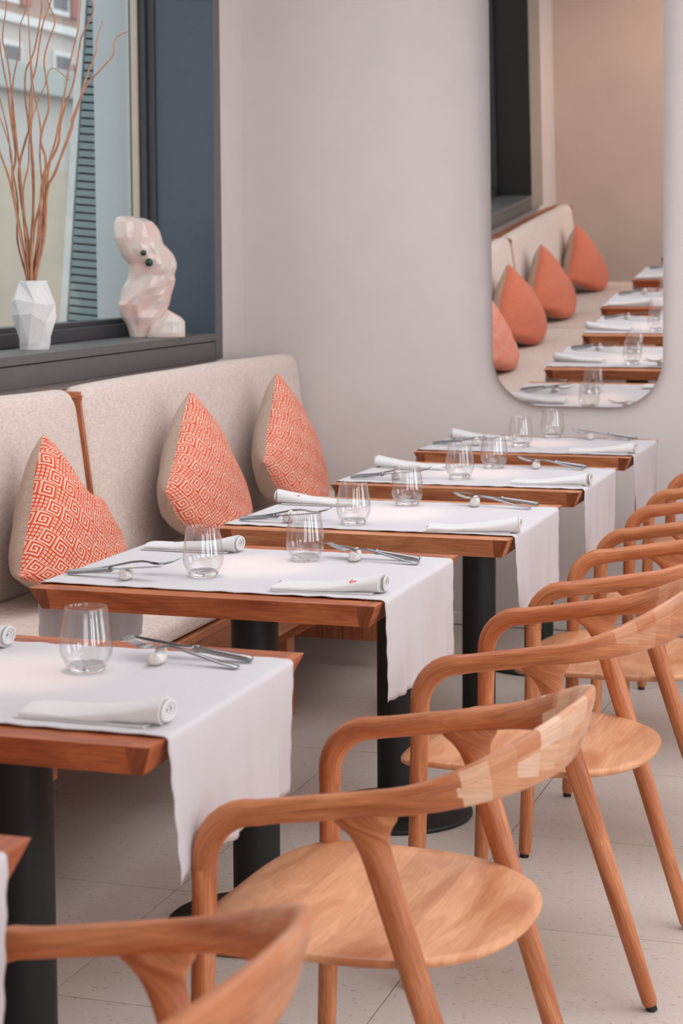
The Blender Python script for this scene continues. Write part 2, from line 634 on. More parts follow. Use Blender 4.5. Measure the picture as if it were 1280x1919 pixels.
def bark():
    k = N('willow_bark')
    uv = k.coord('UV')
    f = k.noise(k.mapping(uv, (30, 200, 1)), 1, 3)
    rnd = k.node('ShaderNodeObjectInfo').outputs['Random']
    a = k.ramp(f, [(0.3, lin(132, 74, 50)), (0.7, lin(206, 146, 110))])
    cc = k.mix(k.math('MULTIPLY', rnd, 0.5), a, lin(206, 156, 122))
    k.set(Base_Color=cc, Roughness=0.7)
    return k.m
BARK = bark()

# ------------------------------------------------------------------ room shell
D = 6.8605                 # end wall
XL, XR = -2.60, 3.30       # side walls
YB = -3.5                  # behind the camera
YR = 0.44                  # stub wall closing the row of tables at the camera end
ZC = 3.05
WY0, WY1, WZ0, WZ1 = 1.40, 6.50, 1.107, 2.95   # window opening in the left wall

floor = struct(box('floor', (XL - 0.05, YB, -0.12), (XR, D + 0.02, -0.004), GROUT))
tile_me = None
T = 0.6155
GX, GY = -1.598, 3.1475
i0, i1 = math.floor((XL - GX) / T), math.ceil((XR - GX) / T)
j0, j1 = math.floor((YB - GY) / T), math.ceil((D - GY) / T)
for i in range(i0, i1):
    for j in range(j0, j1):
        x0, x1 = max(GX + i * T, XL), min(GX + (i + 1) * T, XR)
        y0, y1 = max(GY + j * T, YB), min(GY + (j + 1) * T, D)
        if x1 - x0 < 0.02 or y1 - y0 < 0.02:
            continue
        full = (x1 - x0 > T - 1e-4) and (y1 - y0 > T - 1e-4)
        g = 0.0012
        if full and tile_me is not None:
            o = bpy.data.objects.new('tile', tile_me)
            COL.objects.link(o)
            o.parent = floor
            o.location = ((x0 + x1) / 2, (y0 + y1) / 2, 0)
        else:
            w, h = (x1 - x0) / 2 - g, (y1 - y0) / 2 - g
            o = box('tile', (-w, -h, -0.004), (w, h, 0), TILE, None, world=False, axis=0)
            o.parent = floor
            o.location = ((x0 + x1) / 2, (y0 + y1) / 2, 0)
            if full:
                tile_me = o.data

def wall_with_hole(name, x0, x1, ya, yb, z0, z1, holes, mat):
    """wall lying in the y-z plane with rectangular holes (y0,y1,z0,z1)"""
    ys = sorted({ya, yb, *[h[0] for h in holes], *[h[1] for h in holes]})
    zs = sorted({z0, z1, *[h[2] for h in holes], *[h[3] for h in holes]})
    bm = bmesh.new()
    for a, b in zip(ys, ys[1:]):
        for c, d in zip(zs, zs[1:]):
            if any(h[0] <= (a + b) / 2 <= h[1] and h[2] <= (c + d) / 2 <= h[3] for h in holes):
                continue
            r = bmesh.ops.create_cube(bm, size=1)
            for v in r['verts']:
                v.co = Vector(((x0 + x1) / 2 + v.co.x * (x1 - x0), (a + b) / 2 + v.co.y * (b - a), (c + d) / 2 + v.co.z * (d - c)))
    bmesh.ops.remove_doubles(bm, verts=bm.verts, dist=1e-5)
    me = bpy.data.meshes.new(name)
    bm.to_mesh(me)
    bm.free()
    return struct(link(name, me, mat, None, False))

wall_with_hole('wall_left', XL - 0.30, XL, YB, D + 0.2, 0, ZC, [(WY0, WY1, WZ0 - 0.04, WZ1)], WALL)
struct(box('wall_end', (XL, D, 0), (XR + 0.2, D + 0.2, ZC), WALL))
wall_with_hole('wall_right', XR, XR + 0.2, YB, D, 0, ZC, [(-1.45, -0.45, 0.4, 2.7), (-0.25, 0.75, 0.4, 2.7), (1.45, 2.45, 0.4, 2.7), (3.75, 5.45, 0.4, 2.7)], WALL)
struct(box('wall_rear', (XL, YR - 0.14, 0), (-1.15, YR, ZC), PLASTER))
struct(box('wall_back', (XL, YB - 0.2, 0), (XR, YB, ZC), WALL))
struct(box('ceiling', (XL - 0.3, YB - 0.2, ZC), (XR + 0.2, D + 0.2, ZC + 0.15), CEIL))
struct(box('baseboard_end', (XL, D - 0.012, 0), (XR, D, 0.045), SKIRT, None, 0.003))

# ------------------------------------------------------------------ window in the left wall
win = bpy.data.objects.new('window_1', None)
COL.objects.link(win)
win.location = (XL, (WY0 + WY1) / 2, WZ0)
struct(win)
XF, XB, XG = -2.572, -2.795, -2.868        # face of trim, inner frame, glass
def wp(*a, **k):
    return box(*a, win, **k)
wp('window_trim', (XL, WY1, 1.010), (XF, WY1 + 0.068, WZ1 + 0.07), TRIM_GREY, bevel=0.002)
wp('window_trim', (XL, WY0 - 0.37, 1.010), (XF, WY0, WZ1 + 0.07), TAUPE, bevel=0.002)
wp('window_trim', (XL, WY0, WZ1), (XF, WY1, WZ1 + 0.07), TRIM_GREY, bevel=0.002)
wp('window_apron', (XL - 0.01, WY0, 1.010), (XF - 0.003, WY1, 1.076), TRIM_GREY, bevel=0.001)
wp('window_sill', (XB - 0.09, WY0, 1.079), (XF + 0.0015, WY1 + 0.045, WZ0), TRIM_GREY, bevel=0.002)
wp('reveal_panel', (XB - 0.08, WY1 - 0.012, WZ0), (XF + 0.001, WY1, WZ1), NAVY)
wp('reveal_panel', (XB - 0.08, WY0, WZ0), (XF + 0.001, WY0 + 0.012, WZ1), FRAME_BLACK)
wp('reveal_panel', (XB - 0.08, WY0, WZ1 - 0.012), (XF + 0.001, WY1, WZ1), NAVY)
# inner frame: stiles, rails, pale gasket, glass
y1 = WY1 - 0.012
wp('window_frame', (XG - 0.02, y1 - 0.012, WZ0), (XB, y1, WZ1), FRAME_DARK, bevel=0.003)
wp('window_frame', (XG - 0.02, y1 - 0.030, WZ0), (XB - 0.028, y1 - 0.012, WZ1), FRAME_DARK, bevel=0.003)
wp('window_frame', (XG - 0.02, WY0 + 0.012, WZ0), (XB, WY0 + 0.045, WZ1), FRAME_DARK, bevel=0.003)
wp('window_frame', (XG - 0.02, 3.92, WZ0), (XB, 3.98, WZ1), FRAME_DARK, bevel=0.003)
wp('window_frame', (XG - 0.02, WY0, WZ0), (XB, y1 - 0.03, WZ0 + 0.045), FRAME_DARK, bevel=0.003)
wp('window_frame', (XG - 0.02, WY0, WZ0), (XB - 0.03, y1 - 0.03, WZ0 + 0.062), FRAME_DARK, bevel=0.003)
wp('window_frame', (XG - 0.02, WY0, WZ1 - 0.06), (XB, y1, WZ1 - 0.012), FRAME_DARK, bevel=0.003)
wp('window_gasket', (XG - 0.004, y1 - 0.048, WZ0 + 0.062), (XG + 0.018, y1 - 0.030, WZ1 - 0.06), GASKET, bevel=0.002)
wp('window_glass', (XG - 0.004, WY0 + 0.045, WZ0 + 0.06), (XG, y1 - 0.036, WZ1 - 0.06), PANE)

# windows of the right wall (out of frame; seen only as reflections in the glasses)
for n, (a, b) in enumerate(((-1.45, -0.45), (-0.25, 0.75), (1.45, 2.45), (3.75, 5.45))):
    w = bpy.data.objects.new('window_%d' % (n + 2), None)
    COL.objects.link(w)
    w.location = (XR, (a + b) / 2, 0.4)
    struct(w)
    for q0, q1, z0, z1 in ((a, a + 0.05, 0.4, 2.7), (b - 0.05, b, 0.4, 2.7), (a + 0.05, b - 0.05, 0.4, 0.45), (a + 0.05, b - 0.05, 2.65, 2.7)):
        box('window_frame', (XR + 0.02, q0, z0), (XR + 0.08, q1, z1), FRAME_DARK, w)
    box('window_glass', (XR + 0.045, a + 0.05, 0.45), (XR + 0.05, b - 0.05, 2.65), PANE, w)

# ------------------------------------------------------------------ outside the window
STUCCO = wallmat('pale_green_grey_render', lin(206, 210, 212), 0.1)
G_WALL = wallmat('garden_wall_render', lin(186, 176, 158), 0.4, 0.12, 1.2)
HOUSE_W = wallmat('house_render', lin(214, 206, 202), 0.2, 0.05, 1)
PALE = wallmat('low_house_render', lin(208, 206, 202), 0.2, 0.04, 1)
FASCIA = plain('fascia_paint', lin(178, 186, 184), 0.6)
PINK = plain('old_pink_shutter', lin(176, 122, 112), 0.7)
BRICKY = wallmat('brownish_render', lin(184, 158, 146), 0.3, 0.14, 2)
TEAL = plain('teal_grey_slat', lin(146, 164, 166), 0.5)
WHITE_METAL = plain('white_metal', lin(232, 232, 230), 0.4)
WINDARK = plain('dark_window_glass', lin(90, 92, 100), 0.1)
ASPHALT = plain('asphalt', lin(120, 116, 112), 0.9, 0, 0.1, 4)
struct(box('ground_outside', (-60, -10, -0.3), (XL - 0.3, 90, -0.05), ASPHALT))
struct(box('wall_outside', (-3.077, WY1 + 0.06, -0.05), (XL - 0.30, WY1 + 0.14, 4.5), STUCCO))
gw = struct(box('wall_garden', (-6.3, 4, -0.05), (-6.0, 26, 1.98), G_WALL))
sh = thing('louvered_shutter', 'teal grey louvered shutter with a white edge, outside the window behind the branches', 'shutter', (-3.27, WY1 + 0.09, 1.0))
for q in range(60):
    z = 1.02 + q * 0.030
    box('slat', (-0.085, -0.012, z - 1.0), (0.16, 0.030, z - 1.0 + 0.022), TEAL, sh, world=False)
box('backing_panel', (-0.088, 0.030, 0), (0.16, 0.042, 1.85), TEAL, sh, world=False)
box('edge_strip', (-0.118, -0.02, 0), (-0.088, 0.045, 1.85), WHITE_METAL, sh, 0.003, world=False)
sh.location = (-3.185, WY1 + 0.19, 1.0)
sh.rotation_euler = (0, radians(5.0), 0)

lb = thing('low_building', 'low pale rendered building with a grey roof fascia, seen blurred through the window', 'building', (-10.5, 20, -0.05))
box('wall', (-13, 10, -0.05), (-10, 34, 3.2), PALE, lb)
box('roof_fascia', (-13.2, 9.8, 3.2), (-9.8, 34.2, 3.52), FASCIA, lb, 0.02)
for y in (17.2, 20.6, 24.0):
    f = box('window', (-10.02, y, 1.9), (-9.97, y + 0.9, 2.75), WHITE_METAL, lb)
    box('pane', (-9.97, y + 0.08, 1.98), (-9.955, y + 0.82, 2.67), WINDARK, f)
hb = thing('apartment_building', 'tall pale apartment house with pink shutters, blurred beyond the low building', 'building', (-17, 32, -0.05))
box('wall', (-20, 18, -0.05), (-16.5, 50, 5.7), HOUSE_W, hb)
box('upper_wall', (-20, 18, 5.7), (-16.55, 50, 11), BRICKY, hb)
box('string_course', (-16.5, 18, 5.62), (-16.35, 50, 5.78), WHITE_METAL, hb)
for n, y in enumerate((27.0, 29.1, 31.2, 33.3, 35.4)):
    f = box('window', (-16.52, y, 4.2), (-16.44, y + 0.8, 5.3), WHITE_METAL, hb)
    box('pane', (-16.44, y + 0.1, 4.3), (-16.42, y + 0.7, 5.2), WINDARK, f)
    f = box('window', (-16.57, y, 6.0), (-16.48, y + 0.8, 7.6), WHITE_METAL, hb)
    box('pane', (-16.48, y + 0.1, 6.1), (-16.46, y + 0.7, 7.5), WINDARK, f)
    box('shutter', (-16.52, y + 0.85, 6.0), (-16.45, y + 1.25, 7.6), PINK, hb)
    if n in (1, 3):
        box('shutter', (-16.52, y + 0.85, 4.4), (-16.42, y + 1.3, 5.1), PINK, hb)

# ------------------------------------------------------------------ mirror
MW, MH, MR = 0.626, 1.75, 0.185
mir = thing('wall_mirror', 'tall frameless mirror with rounded corners hung tilted on the end wall', 'mirror', (-1.292, D - 0.022, 0.835))
def rrect(w, h, r, inset=0.0, n=10):
    P = []
    w2 = w / 2 - inset
    for cx, cz, a0 in ((w2 - r, r + inset, -90), (w2 - r, h - r - inset, 0), (-w2 + r, h - r - inset, 90), (-w2 + r, r + inset, 180)):
        for k in range(n + 1):
            a = radians(a0 + 90 * k / n)
            P.append((cx + r * cos(a), cz + r * sin(a)))
    return P
def plate(name, poly, y0, y1, mat, parent):
    n = len(poly)
    V = [(x, y0, z) for x, z in poly] + [(x, y1, z) for x, z in poly]
    F = [tuple(range(n)), tuple(range(n, 2 * n))] + [(i, (i + 1) % n, n + (i + 1) % n, n + i) for i in range(n)]
    return from_data(name, V, F, mat, parent, False)
plate('mirror_glass', rrect(MW, MH, MR), 0.0, 0.006, MIRROR, mir)
plate('backing_board', rrect(MW - 0.004, MH - 0.004, MR, 0.002), 0.0062, 0.018, TRIM_GREY, mir)
mir.rotation_euler = (radians(3.5), 0, radians(0.2))

# ------------------------------------------------------------------ banquette
ben = thing('banquette_bench', 'long oak banquette with beige linen seat and back pads under the window', 'bench', (-2.1, 3.95, 0))
SEC = [(1.09, 2.972), (2.998, 4.912), (4.938, 6.84)]
def back_fn(q):
    # pads lean back a little towards the top
    t = (q.z - 0.50) / 0.53
    w = 0.004 * mnoise.noise(Vector((q.y * 3, q.z * 4, 1.3)))
    m_ = next(((a + b) / 2, (b - a) / 2) for a, b in SEC if a - 0.02 <= q.y <= b + 0.02)
    e_ = max(0.0, m_[1] - abs(q.y - m_[0]))
    if e_ < 0.06 and t > 0.5:
        q.z -= (0.06 - sqrt(max(0, 0.06 ** 2 - (0.06 - e_) ** 2))) * 0.8 * min(1, (t - 0.5) / 0.45)
    arch = 0.007 * (1 - ((q.y - m_[0]) / m_[1]) ** 4) * max(0, t)
    return Vector((q.x - 0.062 * t + w, q.y, q.z + arch + 0.006 * mnoise.noise(Vector((q.y * 2.2, 0, 7)))))
for n, (a, b) in enumerate(SEC):
    rbox('back_pad', (-2.395, a, 0.49), (-2.305, b, 1.017), 0.038, BENCH_FABRIC, ben, 22, (0, 1, 0.012), fn=back_fn)
    rbox('seat_pad', (-2.345, a, 0.448), (-1.79, b, 0.502), 0.022, BENCH_FABRIC, ben, 18, (2, 1, 0.010))
    box('seat_board', (-2.36, a - 0.02, 0.425), (-1.785, b + 0.018, 0.447), OAK_BENCH, ben, 0.002, 1)
    prism('seat_apron', [(-1.785, 0.425), (-1.815, 0.425), (-1.845, 0.305), (-1.820, 0.300)], 1, a - 0.02, b + 0.018, OAK_BENCH, ben)
box('top_rail', (-2.540, 1.06, 0.972), (-2.500, 6.855, 0.996), OAK_BENCH, ben, 0.003, 1)
box('back_board', (-2.50, 1.06, 0.05), (-2.475, 6.855, 0.985), OAK_BENCH, ben, 0, 1)
for y in (1.075, 2.985, 4.925):
    prism('divider', [(-2.50, 0.996), (-2.40, 1.004), (-2.374, 1.004), (-2.364, 0.994), (-2.368, 0.975), (-2.308, 0.50), (-2.36, 0.45), (-2.50, 0.45)], 1, y - 0.0065, y + 0.0065, OAK_BENCH, ben, grain=2)
    prism('divider_cap', [(-2.50, y - 0.085), (-2.47, y - 0.050), (-2.42, y - 0.020), (-2.37, y - 0.009), (-2.37, y + 0.009), (-2.42, y + 0.020), (-2.47, y + 0.050), (-2.50, y + 0.085)], 2, 0.990, 1.006, OAK_BENCH, ben, grain=1)
for y in (1.6, 3.45, 5.30):
    box('leg', (-1.925, y - 0.02, 0), (-1.872, y + 0.05, 0.425), OAK_BENCH, ben, 0.002, 2)
    prism('bracket', [(-1.905, 0.240), (-1.880, 0.240), (-1.74, 0.318), (-1.74, 0.40), (-1.905, 0.40)], 1, y - 0.03, y + 0.03, OAK_BENCH, ben, grain=0)
    box('rear_leg', (-2.46, y - 0.02, 0), (-2.40, y + 0.05, 0.425), OAK_BENCH, ben, 0.002, 2)
for k in range(9):
    box('plinth_board', (-2.44 + k * 0.072, 6.02, 0.095), (-2.44 + k * 0.072 + 0.069, 6.04, 0.30), OAK_BENCH, ben, 0.002, 2)

# ------------------------------------------------------------------ scatter cushions
def cushion(name, label, y, z, x, S, rot, lean, yaw, front, seed, pinch=None, sag=(0.515, 0.63), th=(0.088, 0.115), group='scatter cushions along the banquette'):
    """square pillow standing on one corner, leaned on the back pad"""
    root = thing(name, label, 'cushion', (x, y, 0.50), 0, group)
    n = 34
    R = Matrix.Rotation(yaw, 3, 'Z') @ Matrix.Rotation(lean, 3, 'Y')
    rs = random.Random(seed)
    ph = [rs.uniform(0, 6) for _ in range(6)]
    def pos(a, b, side):
        # a, b in -1..1 ; pinched sides, pointed corners
        ea = 1 + 0.015 * (1 - b * b) ** 1.0 + 0.015 * sin(5 * b + ph[0])
        eb = 1 + (0.015 if b > 0 else -0.06) * (1 - a * a) ** 1.0 + 0.015 * sin(5 * a + ph[1])
        p, q = a * ea * S / 2, b * eb * S / 2
        w = max(0, (1 - a * a)) ** 0.5 * max(0, (1 - b * b)) ** 0.5
        t = (th[0] if side > 0 else -th[1]) * w ** 0.8
        t += side * 0.006 * w * mnoise.noise(Vector((a * 2.6 + ph[2], b * 2.6 + ph[3], side)))
        edge = max(abs(a), abs(b))
        t += 0.004 * sin(9 * (a if abs(b) > abs(a) else b) + ph[4]) * max(0, edge - 0.55) * (1 if side < 0 else 0.6) * w * 3
        if pinch:
            d2 = ((a - pinch[0]) ** 2 + (b - pinch[1]) ** 2) / pinch[2] ** 2
            k = math.exp(-d2)
            p -= k * pinch[3] * a
            q -= k * pinch[3] * b
            t -= side * k * 0.02 * w
        # in-plane rotation: local plane is (y, z)
        yy = p * cos(rot) - q * sin(rot)
        zz = p * sin(rot) + q * cos(rot)
        v = R @ Vector((t, yy, zz))
        v = v + Vector((x, y, z))
        if v.z < sag[1]:
            zmin = z - S * 0.68
            s = max(0, (v.z - zmin) / (sag[1] - zmin))
            bulge = (1 - s)
            v.z = sag[0] + (sag[1] - sag[0]) * s ** 1.5
            v.x += bulge * 0.05 * (1 if side > 0 else -0.4) * w
        return v
    for side, nm, mat in ((1, 'front_cover', front), (-1, 'back_cover', BACK_FABRIC)):
        V, F, UV = [], [], []
        for i in range(n + 1):
            for j in range(n + 1):
                a = sin((i / n * 2 - 1) * pi / 2 * 0.96) / sin(pi / 2 * 0.96)
                b = sin((j / n * 2 - 1) * pi / 2 * 0.96) / sin(pi / 2 * 0.96)
                V.append(pos(a, b, side))
        # uv by arc length, so that the woven pattern is not stretched over the rounded borders
        h_ = n // 2
        U_ = [[0.0] * (n + 1) for _ in range(n + 1)]
        W_ = [[0.0] * (n + 1) for _ in range(n + 1)]
        at = lambda i, j: V[i * (n + 1) + j]
        for j in range(n + 1):
            for i in range(h_ + 1, n + 1):
                U_[i][j] = U_[i - 1][j] + (at(i, j) - at(i - 1, j)).length
            for i in range(h_ - 1, -1, -1):
                U_[i][j] = U_[i + 1][j] - (at(i, j) - at(i + 1, j)).length
        for i in range(n + 1):
            for j in range(h_ + 1, n + 1):
                W_[i][j] = W_[i][j - 1] + (at(i, j) - at(i, j - 1)).length
            for j in range(h_ - 1, -1, -1):
                W_[i][j] = W_[i][j + 1] - (at(i, j) - at(i, j + 1)).length
        for i in range(n):
            for j in range(n):
                q = (i * (n + 1) + j, (i + 1) * (n + 1) + j, (i + 1) * (n + 1) + j + 1, i * (n + 1) + j + 1)
                F.append(q)
                for vi in q:
                    ii, jj = divmod(vi, n + 1)
                    UV.append((U_[ii][jj] + seed * 0.37, W_[ii][jj]))
        from_data(nm, V, F, mat, root, True, UV, world=True)
    return root

RD = radians
cushion('scatter_cushion', 'red and cream key pattern cushion leaning left of the bench divider, nearest the camera', 4.43, 0.610, -2.16, 0.475, RD(46), -RD(13), RD(3), KEY_FABRIC, 1, pinch=(1.08, 0.30, 0.27, 0.15))
cushion('scatter_cushion', 'red and cream key pattern cushion leaning just right of the bench divider', 5.38, 0.645, -2.16, 0.49, RD(35), -RD(13), RD(3), KEY_FABRIC, 2)
cushion('scatter_cushion', 'red and cream key pattern cushion at the corner end of the bench', 6.145, 0.662, -2.15, 0.47, RD(35), -RD(13), RD(4), KEY_FABRIC, 3)
cushion('scatter_cushion', 'plain coral cushion reflected at the left edge of the mirror', 3.66, 0.635, -2.18, 0.455, RD(48), -RD(13), RD(11), CORAL, 4)
cushion('scatter_cushion', 'plain coral cushion seen in the middle of the three mirrored cushions', 2.76, 0.63, -2.18, 0.455, RD(48), -RD(13), RD(11), CORAL, 5)
cushion('scatter_cushion', 'plain coral cushion against the far end of the mirrored bench', 1.63, 0.62, -2.18, 0.455, RD(48), -RD(13), RD(11), CORAL, 6)

# ------------------------------------------------------------------ tables
TW, TL, TH, UND = 0.708, 0.625, 0.043, 0.019
TAB = [(-1.3189, 1.549), (-1.3451, 2.5655), (-1.3499, 3.609), (-1.2928, 4.4617), (-1.2976, 5.3498), (-1.3059, 6.2453)]
ORD = ['its corner cut off by the photo edge', 'second from the camera', 'third from the camera', 'third from the mirror wall', 'second from the mirror wall', 'right under the mirror']
SHORT = ['table nearest the camera', 'second table from the camera', 'third table from the camera', 'third table from the mirror', 'second table from the mirror', 'table under the mirror']
def make_table(loc, label):
    t = thing('dining_table', label, 'table', loc, 0, 'oak tables in a row along the bench')
    w, l, zt, zb = TW / 2, TL / 2, 0.75, 0.75 - TH
    e = 0.036
    # main field of boards with undercut long sides, end boards mitred under at both ends
    def frus(name, xa, xb, xa2, xb2, mat, grain):
        V = [(xa, -l, zt), (xb, -l, zt), (xb, l, zt), (xa, l, zt), (xa2, -l + UND, zb), (xb2, -l + UND, zb), (xb2, l - UND, zb), (xa2, l - UND, zb)]
        F = [(0, 1, 2, 3), (4, 7, 6, 5), (0, 4, 5, 1), (1, 5, 6, 2), (2, 6, 7, 3), (3, 7, 4, 0)]
        o = from_data(name, V, F, mat, t, False)
        box_uv(o.data, grain)
        return o
    nb = 5
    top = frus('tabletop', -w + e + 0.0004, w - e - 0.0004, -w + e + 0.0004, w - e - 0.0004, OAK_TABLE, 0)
    for s in (-1, 1):
        xs = sorted([s * w, s * (w - e)])
        xb = [s * (w - e), s * (w - UND)]
        xb = sorted(xb)
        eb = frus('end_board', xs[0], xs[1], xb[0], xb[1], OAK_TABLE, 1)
        # end grain showing on the long sides
        for q in (-1, 1):
            a, b, c, d = s * (w - e), s * (w - 0.001), s * (w - UND - 0.001), s * (w - e)
            ofs = 0.0006
            V = [(a, q * (l + ofs), zt - 0.001), (b, q * (l + ofs), zt - 0.001), (c, q * (l - UND + ofs), zb + 0.0005), (d, q * (l - UND + ofs), zb + 0.0005)]
            V += [(x, y - q * 0.001, z) for x, y, z in V]
            g = from_data('end_grain', V, [(0, 1, 2, 3), (4, 7, 6, 5), (0, 4, 5, 1), (1, 5, 6, 2), (2, 6, 7, 3), (3, 7, 4, 0)], OAK_END, eb, False)
            box_uv(g.data, 2)
    lathe('column', [(0.0, 0.010), (0.049, 0.010), (0.049, 0.700), (0.0, 0.700)], BLACK, t, 36)
    lathe('base_plate', [(0, 0.0), (0.188, 0.0), (0.190, 0.003), (0.190, 0.009), (0.186, 0.013), (0.06, 0.017), (0, 0.017)], BLACK, t, 56)
    lathe('top_plate', [(0, 0.697), (0.12, 0.697), (0.12, 0.7065), (0, 0.7065)], BLACK, t, 36)
    return t
tables = []
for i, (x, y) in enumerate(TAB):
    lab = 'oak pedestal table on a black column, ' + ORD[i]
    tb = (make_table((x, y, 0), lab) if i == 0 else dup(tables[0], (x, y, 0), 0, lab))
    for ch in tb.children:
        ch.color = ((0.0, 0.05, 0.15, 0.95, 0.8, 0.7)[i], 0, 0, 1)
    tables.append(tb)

ZCL = 0.7525
def make_cloth(i):
    cx, cy = TAB[i]
    rs = random.Random(40 + i)
    ph = [rs.uniform(0, 6.28) for _ in range(8)]
    w = TW / 2 + 0.004
    dropR, dropL = 0.205 + rs.uniform(-0.006, 0.006), 0.20
    hw0, hw1 = -0.262, 0.246
    ny, r = 44, 0.008
    prof = []                                          # (x, z, drop fraction, side)
    nd = 22
    for k in range(nd + 1):
        f = 1 - k / nd
        prof.append((-w, ZCL - r - (dropL - r) * f, f, -1))
    for k in range(1, 5):
        a = pi / 2 * k / 5
        prof.append((-w + r - r * cos(a), ZCL - r + r * sin(a), 0, 0))
    for k in range(0, 25):
        prof.append((-w + r + (2 * w - 2 * r) * k / 24, ZCL, 0, 0))
    for k in range(1, 5):
        a = pi / 2 * k / 5
        prof.append((w - r + r * sin(a), ZCL - r + r * cos(a), 0, 0))
    for k in range(nd + 1):
        f = k / nd
        prof.append((w, ZCL - r - (dropR - r) * f, f, 1))
    V, F = [], []
    for (x, z, f, s) in prof:
        for j in range(ny + 1):
            t = j / ny
            y = hw0 + (hw1 - hw0) * t
            xx, zz = x, z
            if s:
                amp = f ** 1.3
                wave = 0.008 * sin(2 * pi * 1.3 * t + ph[0] + s) + 0.005 * sin(2 * pi * 2.7 * t + ph[1]) + 0.005 * sin(2 * pi * 4.6 * t + ph[2] + 1.5 * f) + 0.0022 * sin(2 * pi * 9.1 * t + ph[5] - f)
                xx += s * amp * (0.004 + wave * 0.7) if s > 0 else s * amp * (0.010 + wave)
                y += f * 0.022 * (1 - t) - f * 0.010 * t
                zz += f * (0.006 * sin(2 * pi * t * 0.8 + ph[3]) + 0.0012 * sin(2 * pi * 11 * t + ph[7]))
                y += 0.0022 * sin(26 * f + ph[4]) * ((1 - t) ** 8 + t ** 8)
            else:
                edge = (1 - t) ** 14 + t ** 14
                y += 0.0016 * sin(x * 95 + ph[5]) * edge
                zz += max(0, 0.0016 * sin(x * 90 + ph[6])) * edge
                zz += 0.0005 * sin(9 * x + 3 * y)
            V.append((xx, y, zz))
    n = ny + 1
    for a in range(len(prof) - 1):
        for j in range(ny):
            F.append((a * n + j, (a + 1) * n + j, (a + 1) * n + j + 1, a * n + j + 1))
    o = from_data('tablecloth', V, F, CLOTH, None)
    o.location = (cx, cy, 0)
    sd = o.modifiers.new('thickness', 'SOLIDIFY')
    sd.thickness, sd.offset = 0.0012, 1.0
    tag(o, 'white linen runner draped over both ends of the ' + SHORT[i], 'tablecloth', 'white table runners')
    return o
for i in range(6):
    make_cloth(i)
ZT = ZCL + 0.0016          # surface things stand on

# warm downlights over the middle of each table
for i, (x, y) in enumerate(TAB):
    spot('table_downlight', (x - 0.02, y + 0.03, 2.85), (x - 0.02, y + 0.03, 0.75), 62, WARM, 10, 0.9, 0.02)
spot('wall_washer', (-1.2, 1.7, 2.9), (-2.0, 0.45, 1.2), 60, WARM, 80, 0.8, 0.08)

# ------------------------------------------------------------------ glasses
BOWL = [(0.0300, 0.0062), (0.0345, 0.014), (0.0392, 0.024), (0.0414, 0.035), (0.0410, 0.047), (0.0388, 0.064), (0.0360, 0.082), (0.0330, 0.1003),
        (0.03275, 0.1010), (0.0320, 0.1010), (0.0317, 0.1003), (0.0347, 0.082), (0.0375, 0.064), (0.0397, 0.047), (0.0401, 0.035), (0.0378, 0.025), (0.0328, 0.0165), (0.0262, 0.0128)]
FOOT = [(0, 0.0), (0.0255, 0.0), (0.0275, 0.0015), (0.0299, 0.006), (0.0262, 0.0126), (0.0120, 0.0100), (0, 0.0095)]
_glass = []
def put_glass(i, dx, dy, label):
    x, y = TAB[i][0] + dx, TAB[i][1] + dy
    if not _glass:
        o = thing('water_glass', label, 'glass', (x, y, ZT), 0, 'stemless water glasses')
        lathe('bowl', BOWL, THIN_GLASS, o, 48, sharp=80)
        lathe('thick_base', FOOT, CRYSTAL, o, 48, sharp=80)
        _glass.append(o)
    else:
        dup(_glass[0], (x, y, ZT), 0, label)

# ------------------------------------------------------------------ cutlery (modelled along +x, tip at -x, tail at x = 0)
def make_knife(label):
    t = thing('table_knife', label, 'knife', (0, 0, 0), 0, 'steel table knives')
    R = []
    for x, w, h in ((0.0, 0.004, 0.003), (-0.002, 0.0075, 0.0045), (-0.02, 0.0080, 0.0050), (-0.06, 0.0068, 0.0048), (-0.085, 0.0058, 0.0046), (-0.094, 0.0052, 0.0044)):
        R.append(sring((x, 0, 0.005), (0, w, 0), (0, 0, h), 14, 2.6))
    V, F, UV = loft(R)
    from_data('handle', V, F, STEEL, t, True, UV, sharp=50)
    R = [sring((x, 0, 0.005), (0, w, 0), (0, 0, h), 14, 2.2) for x, w, h in ((-0.093, 0.0066, 0.0058), (-0.096, 0.0072, 0.0062), (-0.100, 0.0066, 0.0056), (-0.104, 0.0056, 0.0040))]
    V, F, UV = loft(R)
    from_data('bolster', V, F, STEEL, t, True, UV, sharp=50)
    R = []
    for x, y0, y1, h in ((-0.103, -0.005, 0.005, 0.0024), (-0.112, -0.0085, 0.0065, 0.0013), (-0.15, -0.0098, 0.0075, 0.0012), (-0.185, -0.0096, 0.0072, 0.0011), (-0.205, -0.0065, 0.0070, 0.0009), (-0.214, -0.001, 0.0058, 0.0007), (-0.217, 0.003, 0.0045, 0.0004)):
        R.append(sring((x, (y0 + y1) / 2, 0.005), (0, (y1 - y0) / 2, 0), (0, 0, h), 12, 2.0))
    V, F, UV = loft(R)
    from_data('blade', V, F, STEEL, t, True, UV, sharp=60)
    return t
